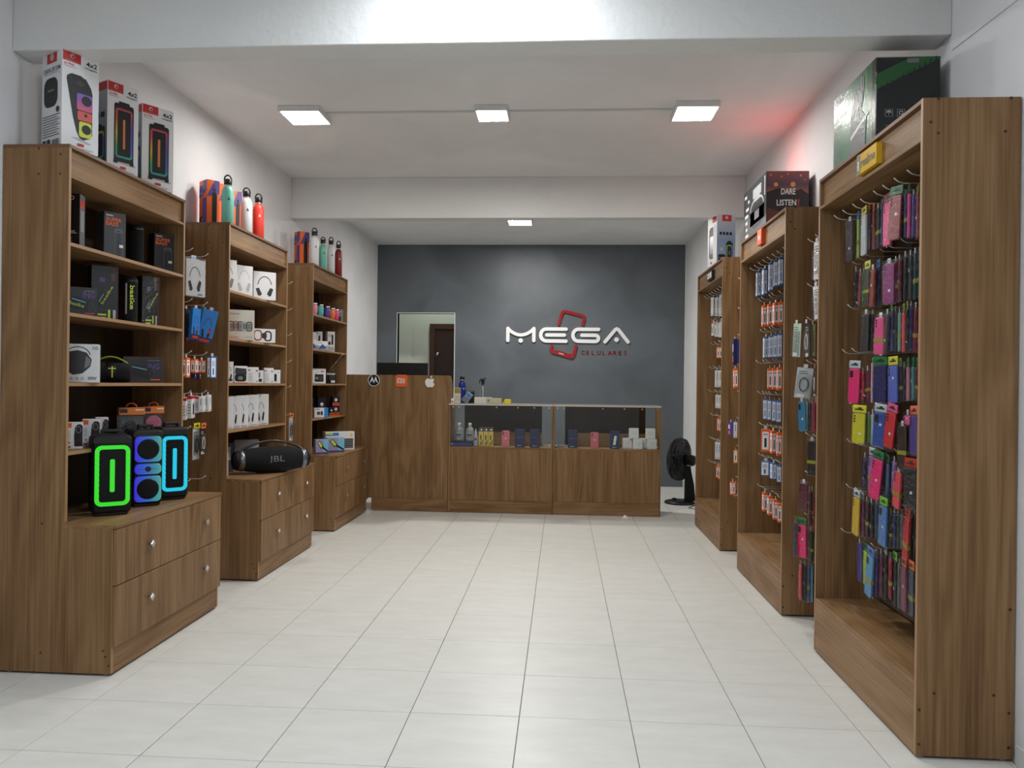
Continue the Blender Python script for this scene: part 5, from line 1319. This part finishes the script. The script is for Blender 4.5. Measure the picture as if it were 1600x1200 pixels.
KIND = {'case': ('phone_case', 'phone case', 'phone case'), 'box': ('accessory_box', 'boxed accessory', 'box'), 'pack': ('accessory_pack', 'accessory pack', 'pack'), 'blister': ('blister_pack', 'blister pack', 'pack'),
        'card': ('headset_card', 'headset pack', 'pack'), 'headphone pack': ('headphone_pack', 'bagged headphone box', 'box')}
rows = [l.split('|') for l in HANG.strip().splitlines()]
idx = {}; tot = {}
for r in rows: tot[(r[0], int(r[1]))] = tot.get((r[0], int(r[1])), 0) + 1
def head_card(t, w, hh, col, T):
    A = MB().box(-w / 2, w / 2, -.0012, .0012, -hh, .004, mat('header_' + col, HEAD[col], .35), .0006)
    A.box(-w * .34, w * .30, -.0018, -.0012, -hh * .62, -hh * .42, K).box(-w * .10, w * .16, -.0018, -.0012, -hh * .40, -hh * .22, K)
    part('header_card', A, t)
for q, r in enumerate(rows):
    bay, row, kind, col = r[0], int(r[1]), r[2], r[3]
    x, y, zt, rz, w, T, h, tilt = [float(v) for v in r[4:12]]; head = r[12]
    k = idx[(bay, row)] = idx.get((bay, row), 0) + 1
    nm, kd, cat = KIND[kind]
    if kind == 'card' and col == 'blue': col = 'bright blue'
    cn = {'blue white': 'blue and white', 'white blue': 'white and blue', 'white red': 'white red topped', 'blue sky': 'light blue'}.get(col, col)
    n = tot[(bay, row)]
    place = 'alone on' if n == 1 else ORD[k - 1] + ' from left on'
    lab = '%s %s %s %s hook row %s' % (cn, kd, place, ORD[row], BAY[bay])
    hh = .036 if head else .018
    t = thing(nm, lab, cat, (x, y, zt + hh), rz, 'goods on hooks ' + BAY[bay], tilt=tilt)
    a = w / 2; body = hm(col); zb = -hh - h
    if head: head_card(t, min(w, .085), hh, head, T)
    else: part('hang_tab', MB().box(-.012, .012, -.0008, .0008, -hh - .002, .004, mat('clear_tab', (200, 204, 206), .3), .0003), t)
    if kind == 'case':
        m = MB().slab(-a * .92, zb + .004, a * .92, -hh - .004, .011, -T / 2, T / 2, .0025, body, 4)
        part('case_shell', m, t)
        m = MB(); dk = K if col not in ('black', 'charcoal', 'dark olive', 'dark teal') else KG
        if q % 3 == 0: m.slab(-a * .74, -hh - .050, -a * .10, -hh - .014, .006, -T / 2 - .001, -T / 2 + .001, .0004, dk, 3)
        else:
            for j in range(3): m.lathe([(.0055, -T / 2 - .0012), (.0055, -T / 2 + .001)], dk, 10, (-a * .58, 0, -hh - .018 - .014 * j), 'y')
        part('camera_cutout', m, t)
        if q % 2 == 0: part('price_label', MB().box(a * .1, a * .1 + .014, -T / 2 - .0016, -T / 2, zb + h * (.3 + .4 * (q % 5) / 5), zb + h * (.3 + .4 * (q % 5) / 5) + .012, W_), t)
        if q % 4 == 1: part('belly_band', MB().box(-a * .94, a * .94, -T / 2 - .0012, T / 2 + .0012, zb + h * .35, zb + h * .44, mat('header_olive', HEAD['olive'], .4)), t)
        part('clear_sleeve', MB().box(-a, a, -T / 2 - .003, T / 2 + .003, zb, -.004, M_FILM, .002), t)
    elif kind in ('box', 'card'):
        m = MB().box(-a, a, -T / 2, T / 2, zb, -hh, body, .001); part('carton', m, t)
        A = Art(w, h, (-a, -T / 2, zb), (1, 0, 0), (0, -1, 0)); B = Art(T, h, (-a, T / 2, zb), (0, -1, 0), (-1, 0, 0)); C_ = Art(T, h, (a, -T / 2, zb), (0, 1, 0), (1, 0, 0))
        if kind == 'card':
            A.rect(.0, 0, 1, .16, NAV); A.rect(.15, .03, .85, .11, RED); hp_print(A, K, .5, .8); A.rect(.6, .3, .8, .4, RED)
        elif col in ('orange', 'amber'):
            for P in (A, B, C_): P.rrect(.14, .10, .86, .88, .08, W_); P.rect(.38, .2, .62, .6, K); P.rect(.25, .74, .75, .78, RED)
        elif col == 'blue white':
            for P in (A, B, C_): P.rect(.06, .05, .78, .93, W_); P.lines(.16, .66, .55, .82, 4, BLU); P.rect(.3, .15, .5, .45, BLU)
        elif col == 'white red':
            A.rect(0, .85, 1, 1, RED); A.rrect(.3, .15, .65, .65, .15, K); B.rect(0, .85, 1, 1, RED); B.lines(.2, .8, .2, .7, 4, G)
        elif col in ('white', 'white blue'):
            for P in (A, B, C_):
                for j in range(4): P.rect(.3, .45 + .11 * j, .6, .50 + .11 * j, KG)
                P.rect(.2, .06, .8, .12, GL)
        else: A.rect(.1, .1, .9, .35, ORA); A.rect(.2, .5, .8, .8, W_)
        for nm2, P in (('printed_front', A), ('printed_left', B), ('printed_right', C_)):
            if P.mb.v: part(nm2, P.mb, t)
    elif kind == 'headphone pack':
        part('carton', MB().box(-a, a, -T / 2, T / 2, zb, -hh - .002, CARD_W, .001), t)
        A = Art(w, h, (-a, -T / 2, zb), (1, 0, 0), (0, -1, 0)); hp_print(A, K, .45, .9); A.rect(.6, .04, .85, .07, PUR); part('printed_front', A.mb, t)
        part('header_card', MB().box(-.02, .02, -.001, .001, -hh - .005, .012, mat('pale_blue_card', (180, 205, 225), .4)), t)
        part('clear_sleeve', MB().box(-a - .004, a + .004, -T / 2 - .003, T / 2 + .003, zb - .002, -.006, M_FILM, .003), t)
    else:
        part('backing_card', MB().box(-a, a, T * .3, T / 2, zb, -hh, body, .0008), t)
        A = Art(w, h, (-a, T * .3, zb), (1, 0, 0), (0, -1, 0)); A.lines(.12, .7, .80, .93, 2, KG if col in ('white', 'pale grey', 'clear', 'pale green', 'pale pink') else GL); A.rect(.1, .03, .6, .13, W_)
        part('printed_front', A.mb, t)
        wm = W_ if (q % 2 or col == 'black') else KG
        if col in ('black', 'white', 'clear'): part('cable', MB().tube([(a * .55 * math.cos(math.radians(g_)), -T * .1, zb + h * .45 + h * .22 * math.sin(math.radians(g_))) for g_ in range(-60, 310, 30)], .0035, wm, 6), t)
        part('plastic_shell', MB().box(-a * .9, a * .9, -T / 2, T * .28, zb + .004, -hh - h * .22, M_FILM, .003), t)

# ================================================================== things in and on the display counters
def tbox(label, key, x, y, z, w, h, d, body, fn=None, cat='box', name='carton_box', rz=0, group=None, right=None, left=None, tilt=0):
    return carton(name, label, cat, (x, y - d / 2, z + .0005), rz, w, d, h, body, fn, left, right, group, tilt=tilt)
def dispenser(label, x, y):
    t = thing('spray_bottle', label, 'bottle', (x, y, .7705), 0, 'clear liquid bottles in the left display counter')
    liq = mat('milky_plastic', (150, 156, 156), .3)
    part('body', MB().lathe([(.046, .0005), (.05, .008), (.05, .17), (.042, .20), (.020, .222), (.018, .232)], liq, 22), t)
    part('cap', MB().lathe([(.02, .232), (.02, .262), (.016, .266)], W_, 16), t)
    part('label_band', MB().lathe([(.0507, .07), (.0507, .15)], GL, 22, cap=False), t)
    part('label_text', MB().box(-.03, .03, -.0525, -.049, .118, .135, KG).box(-.024, .024, -.0525, -.049, .10, .106, KG), t)
dispenser('clear round bottle at the left end inside the left counter', -1.225, 9.17)
dispenser('clear round bottle with dark label, second inside the left counter', -1.095, 9.17)
t = thing('spray_bottle', 'small squeeze bottle with pointed nozzle beside the yellow boxes', 'bottle', (-1.007, 9.02, .7705))
part('body', MB().lathe([(.026, .0005), (.028, .006), (.028, .11), (.02, .14), (.012, .15)], mat('pale_blue_plastic', (168, 176, 194), .3), 18), t)
part('nozzle', MB().lathe([(.013, .15), (.011, .165), (.006, .185), (.004, .208)], W_, 14), t)
part('label_band', MB().box(-.012, .014, -.0295, -.026, .07, .10, PUR), t)
t = thing('tray', 'dark blue tray of small parts in the left display counter', 'tray', (-1.18, 9.02, .7705))
part('tray_base', MB().box(-.135, .135, -.06, .06, 0, .012, NAV, .002), t)
part('tray_wall', MB().box(-.135, .135, -.062, -.056, 0, .045, mat('blue_plastic', (40, 46, 110), .35), .002).box(-.135, .135, .056, .062, 0, .06, NAV, .002).box(-.135, -.129, -.056, .056, 0, .05, NAV).box(.129, .135, -.056, .056, 0, .05, NAV), t)
for k in range(5): part('small_part', MB().box(-.11 + .05 * k, -.075 + .05 * k, -.03, .03, .0125, .055, K, .003), t)
def f_yel(A): A.rect(0, .80, 1, 1, K); A.ell(.6, .89, .22, W_); A.rect(.06, .86, .5, .9, GL); A.rect(.35, .35, .6, .6, KG); A.poly([(.3, .12), (.9, .30), (.9, .36), (.3, .18)], K); A.poly([(.3, .02), (.9, .18), (.9, .24), (.3, .08)], K)
for k, n_ in enumerate(('left', 'middle', 'right')):
    tbox('yellow and black glue box, ' + n_ + ' of three in the left counter', 0, -.945 + .0585 * k, 9.03, .7705, .054, .222, .03, mat('yellow_carton', (216, 190, 88), .4), f_yel, name='glue_box', group='yellow glue boxes')
def phone(label, x, y, z, rz, lean):
    t = thing('smartphone', label, 'phone', (x, y, z), rz, 'pink smartphones'); pk = mat('salmon_phone', (206, 104, 118), .3)
    m = MB().slab(-.046, .001, .046, .19, .011, 0, .009, .002, pk, 5).slab(-.042, .135, -.008, .184, .009, -.002, .001, .0008, pk, 4)
    for zz in (.147, .171): m.lathe([(.0085, -.002), (.008, -.0035), (.001, -.0036)], K, 14, (-.028, 0, zz), 'y')
    A = Rx = Matrix.Rotation(math.radians(-lean), 4, 'X'); m.xf(Rx); part('back_shell', m, t)
    l = MB().lathe([(.008, -.0006), (.008, .0004)], W_, 16, (0, 0, .098), 'y').xf(Rx); part('logo', l, t)
    part('kick_stand', MB().box(-.015, .015, .012, .045, .0, .05, mat('clear_acrylic_block', (190, 190, 195), .1), .002), t)
phone('pink smartphone standing upright in the left display counter', -.654, 9.02, .7705, 0, 8)
phone('pink smartphone leaning slightly in the right display counter', .39, 9.02, .7705, 4, 8)
NVB = mat('navy_phone_carton', (26, 36, 78), .35)
def f_nav(A): A.rect(.18, .52, .82, .545, mat('violet_pink_print', (150, 80, 130), .4)); A.ell(.36, .08, .05, W_); A.rect(.42, .065, .72, .095, GL)
g = 'navy phone boxes in the display counters'
tbox('navy phone box left of the other in the left display counter', 0, -.487, 9.03, .7705, .115, .21, .05, NVB, f_nav, name='phone_box', group=g)
tbox('navy phone box right of the other in the left display counter', 0, -.31, 9.03, .7705, .115, .21, .05, NVB, f_nav, name='phone_box', group=g)
tbox('navy phone box at the left end of the right display counter', 0, .132, 9.03, .7705, .105, .208, .05, NVB, f_nav, name='phone_box', group=g, rz=-8, right=lambda A: A.rect(.1, .35, .7, .6, GL))
tbox('navy phone box with a slanted white sticker, right counter', 0, .62, 9.03, .7705, .112, .205, .05, NVB, lambda A: (f_nav(A), A.poly([(.34, .2), (.6, .22), (.72, .72), (.48, .74)], W_)), name='phone_box', group=g, rz=-6)
WB = mat('white_watch_carton', (226, 226, 228), .35)
def f_ear(A): A.arc(.40, .62, .10, .10, 60, 300, .03, GL); A.rect(.40, .36, .43, .6, GL); A.arc(.66, .60, .10, .10, -120, 120, .03, GL); A.rect(.62, .34, .65, .56, GL); A.rect(.3, .08, .6, .1, GL)
g = 'stacked small white boxes in the right counter'
for x, y, z, lb in ((.775, 9.10, .7705, 'white box at the left rear of the bottom row'), (.885, 9.02, .7705, 'white box in the middle of the bottom row'), (.972, 9.13, .7705, 'white box at the back between the two front boxes'), (1.05, 9.02, .7705, 'white box at the right end of the bottom row'),
        (.845, 9.06, .8905, 'white box on top of the left stack'), (1.035, 9.04, .8905, 'white box on top of the right stack')):
    tbox(lb, 0, x, y, z, .108, .119, .07, WB, f_ear, name='earphone_box', group=g, rz=random.uniform(-3, 3), right=lambda A: A.rect(.2, .4, .5, .6, GL))
# on the counter top
ZT = 1.273
bottle('deep blue bottle with black cap on the left display counter', -1.202, 9.22, ZT, .044, .355, mat('cobalt_paint', (22, 44, 140), .35), None, loop=False)
t = thing('card_holder', 'gold and white card stand beside the blue bottle', 'card stand', (-1.234, 9.06, ZT + .0005))
part('card', MB().box(-.036, .036, -.003, .003, 0, .185, mat('cream_card', (214, 204, 170), .5), .001), t)
part('gold_arch', MB().box(-.034, .034, -.006, -.003, .12, .18, mat('gold_card', (150, 128, 70), .35), .001), t)
part('window_print', MB().box(-.024, -.006, -.0045, -.003, .03, .09, GL).box(.006, .024, -.0045, -.003, .03, .09, GL), t)
t = thing('card_reader', 'silver card reader leaning on a black box on the left counter', 'card reader', (-1.145, 9.08, ZT + .001), 0, None, tilt=0)
m = MB().box(-.04, .04, -.02, .02, 0, .13, mat('silver_plastic', (160, 164, 170), .3, .4), .006).xf(Matrix.Translation((-.015, 0, .018)) @ Matrix.Rotation(math.radians(38), 4, 'Y')); part('body', m, t)
m = MB().box(-.028, .028, -.023, -.0205, .075, .118, SKY).xf(Matrix.Translation((-.015, 0, .018)) @ Matrix.Rotation(math.radians(38), 4, 'Y')); part('screen', m, t)
m = MB()
for i in range(3):
    for j in range(3): m.box(-.028 + .02 * i, -.014 + .02 * i, -.023, -.0205, .012 + .02 * j, .024 + .02 * j, KG)
m.xf(Matrix.Translation((-.015, 0, .018)) @ Matrix.Rotation(math.radians(38), 4, 'Y')); part('keypad', m, t)
tbox('small black box behind the card reader', 0, -1.088, 9.22, ZT, .07, .15, .06, CARD_K, lambda A: A.rect(.1, .9, .9, .96, G), name='accessory_box')
t = thing('spray_bottle', 'clear spray bottle with black trigger on the left counter', 'spray bottle', (-.944, 9.16, ZT + .0005))
part('body', MB().lathe([(.038, .0), (.041, .008), (.041, .12), (.034, .17), (.016, .205), (.014, .22)], M_GLASS, 22), t)
part('dip_tube', MB().tube([(0.004, 0, .01), (0, 0, .21)], .0035, W_, 8), t)
part('trigger_head', MB().slab(-.018, .222, .018, .262, .006, -.014, .014, .003, PLK, 3).box(-.030, .024, -.011, .011, .262, .300, PLK, .006).box(-.044, -.034, -.006, .006, .238, .285, PLK, .003).box(.016, .038, -.006, .006, .295, .310, PLK, .003), t)
CRW = mat('cream_white_carton', (216, 212, 200), .4)
tbox('long low white box under the spray bottle on the left counter', 0, -.924, 9.03, ZT, .20, .075, .10, CRW, lambda A: (A.rect(.70, .05, .97, .95, mat('beige_print', (180, 172, 150), .4)), A.rect(.8, .4, .86, .6, KG)), name='accessory_box')
tbox('low cream box between the white box and the yellow tape', 0, -.765, 9.03, ZT, .115, .066, .08, mat('beige_carton', (196, 186, 146), .4), lambda A: A.rect(.05, .1, .95, .2, GL), name='accessory_box')
t = thing('tape_measure', 'yellow tape measure on the left display counter', 'tape measure', (-.642, 9.02, ZT + .0005)); ym = mat('bright_yellow_plastic', (230, 214, 40), .35)
part('body', MB().slab(-.032, 0, .046, .056, .016, -.025, .025, .004, ym, 4), t); part('tongue', MB().box(-.052, -.03, -.010, .010, .012, .020, ym, .001), t); part('clip', MB().box(-.01, .03, -.028, -.025, .035, .045, YEL), t)
tbox('small white packet beside the tall counter panel', 0, -1.285, 9.0, ZT, .03, .06, .04, W_, lambda A: A.rect(.2, .2, .8, .5, RED), name='packet')
t = thing('notebook', 'thin dark purple notebook lying across both counters', 'notebook', (-.184, 9.05, ZT + .0005)); part('cover', MB().box(-.11, .11, -.07, .07, 0, .002, mat('purple_cover', (52, 24, 52), .4)).box(-.11, .11, -.07, .07, .012, .014, mat('purple_cover', (52, 24, 52), .4)), t); part('pages', MB().box(-.108, .108, -.068, .068, .002, .012, GL), t)
# scrap of paper on the floor
t = thing('paper_scrap', 'crumpled white paper scrap on the floor before the counter', 'paper', (.735, 8.80, .001))
part('sheet', MB().raw([(-.04, -.02, 0), (.0, -.028, .001), (.045, -.01, .0), (.03, .02, .004), (-.01, .012, .035), (-.035, .022, .0), (-.015, -.004, .02), (.01, .0, .03)], [(0, 1, 6), (1, 7, 6), (1, 2, 7), (2, 3, 7), (3, 4, 7), (7, 4, 6), (4, 5, 6), (5, 0, 6)], W_), t)

# ================================================================== standing fan
fx, fy = 1.60, 10.02
t = thing('floor_fan', 'black fan standing beside the counter near the grey wall', 'fan', (fx, fy, 0))
part('base', MB().lathe([(.19, .0005), (.195, .010), (.185, .028), (.12, .045), (.05, .055)], PLK, 32, (-.07, 0, 0)), t)
part('button', MB().box(-.16, -.11, -.03, .02, .040, .068, PLM, .005), t)
part('column', MB().loft([[(sx * a_ + c_, sy * b_, z) for sx, sy in ((-1, -1), (1, -1), (1, 1), (-1, 1))] for z, a_, b_, c_ in ((.04, .065, .05, .06), (.25, .055, .042, .05), (.42, .035, .032, .035), (.50, .03, .028, .03))], PLM), t)
ax = Vector((-.86, .50, .04)).normalized()
q_ = ax.to_track_quat('Z', 'Y').to_matrix().to_4x4(); Mf = Matrix.Translation((-.07, .02, .565)) @ q_
part('motor_housing', MB().lathe([(.03, -.20), (.062, -.195), (.07, -.17), (.07, -.08), (.05, -.05)], PLM, 24).xf(Mf), t)
part('rating_label', MB().box(-.025, .025, -.0735, -.069, -.17, -.11, GL).xf(Mf @ Matrix.Rotation(math.radians(20), 4, 'Z')), t)
R_ = .275
def ringpts(r, z): return [(r * math.cos(2 * PI * k / 36), r * math.sin(2 * PI * k / 36), z) for k in range(37)]
def grille(zs):
    m = MB()
    for r, z in zs + [(R_ * .85, zs[2][1] * .92)]: m.tube(ringpts(r, z), .0038, PLK, 5, False)
    for k in range(90):
        a0 = 2 * PI * k / 90
        m.tube([(r * math.cos(a0 + .35 * (1 - r / R_)), r * math.sin(a0 + .35 * (1 - r / R_)), z) for r, z in zs], .0028, PLK, 4, False)
    return m.xf(Mf)
part('front_grille', grille([(R_, .0), (R_ * .96, .055), (R_ * .72, .088), (R_ * .45, .10), (R_ * .22, .104)]), t)
part('rear_grille', grille([(R_, -.002), (R_ * .96, -.045), (R_ * .72, -.072), (R_ * .45, -.08), (R_ * .22, -.082)]), t)
part('badge', MB().lathe([(.062, .098), (.062, .108), (.05, .112), (.001, .113)], PLK, 24).xf(Mf), t)
part('hub', MB().lathe([(.045, -.04), (.05, .03), (.03, .06), (.001, .062)], PLM, 20).xf(Mf), t)
for k in range(6):
    L_ = []
    for j in range(5):
        r = .045 + .045 * j; w_ = .05 + .022 * j; L_.append([(r * math.cos(a_), r * math.sin(a_), z_) for a_, z_ in ((-w_ / r / 2.4, -.022), (0, .002), (w_ / r / 2.4, .024), (w_ / r / 2.4, .027), (0, .005), (-w_ / r / 2.4, -.019))])
    part('blade', MB().loft(L_, mat('dark_blade_plastic', (26, 26, 28), .3)).xf(Mf @ Matrix.Rotation(2 * PI * k / 6, 4, 'Z')), t)
part('power_cord', MB().tube([(.10, -.02, .02), (.12, -.14, .006), (.02, -.32, .005), (-.02, -.40, .005), (.04, -.46, .005), (.16, -.44, .005), (.235, -.30, .005)], .004, PLK, 6), t)
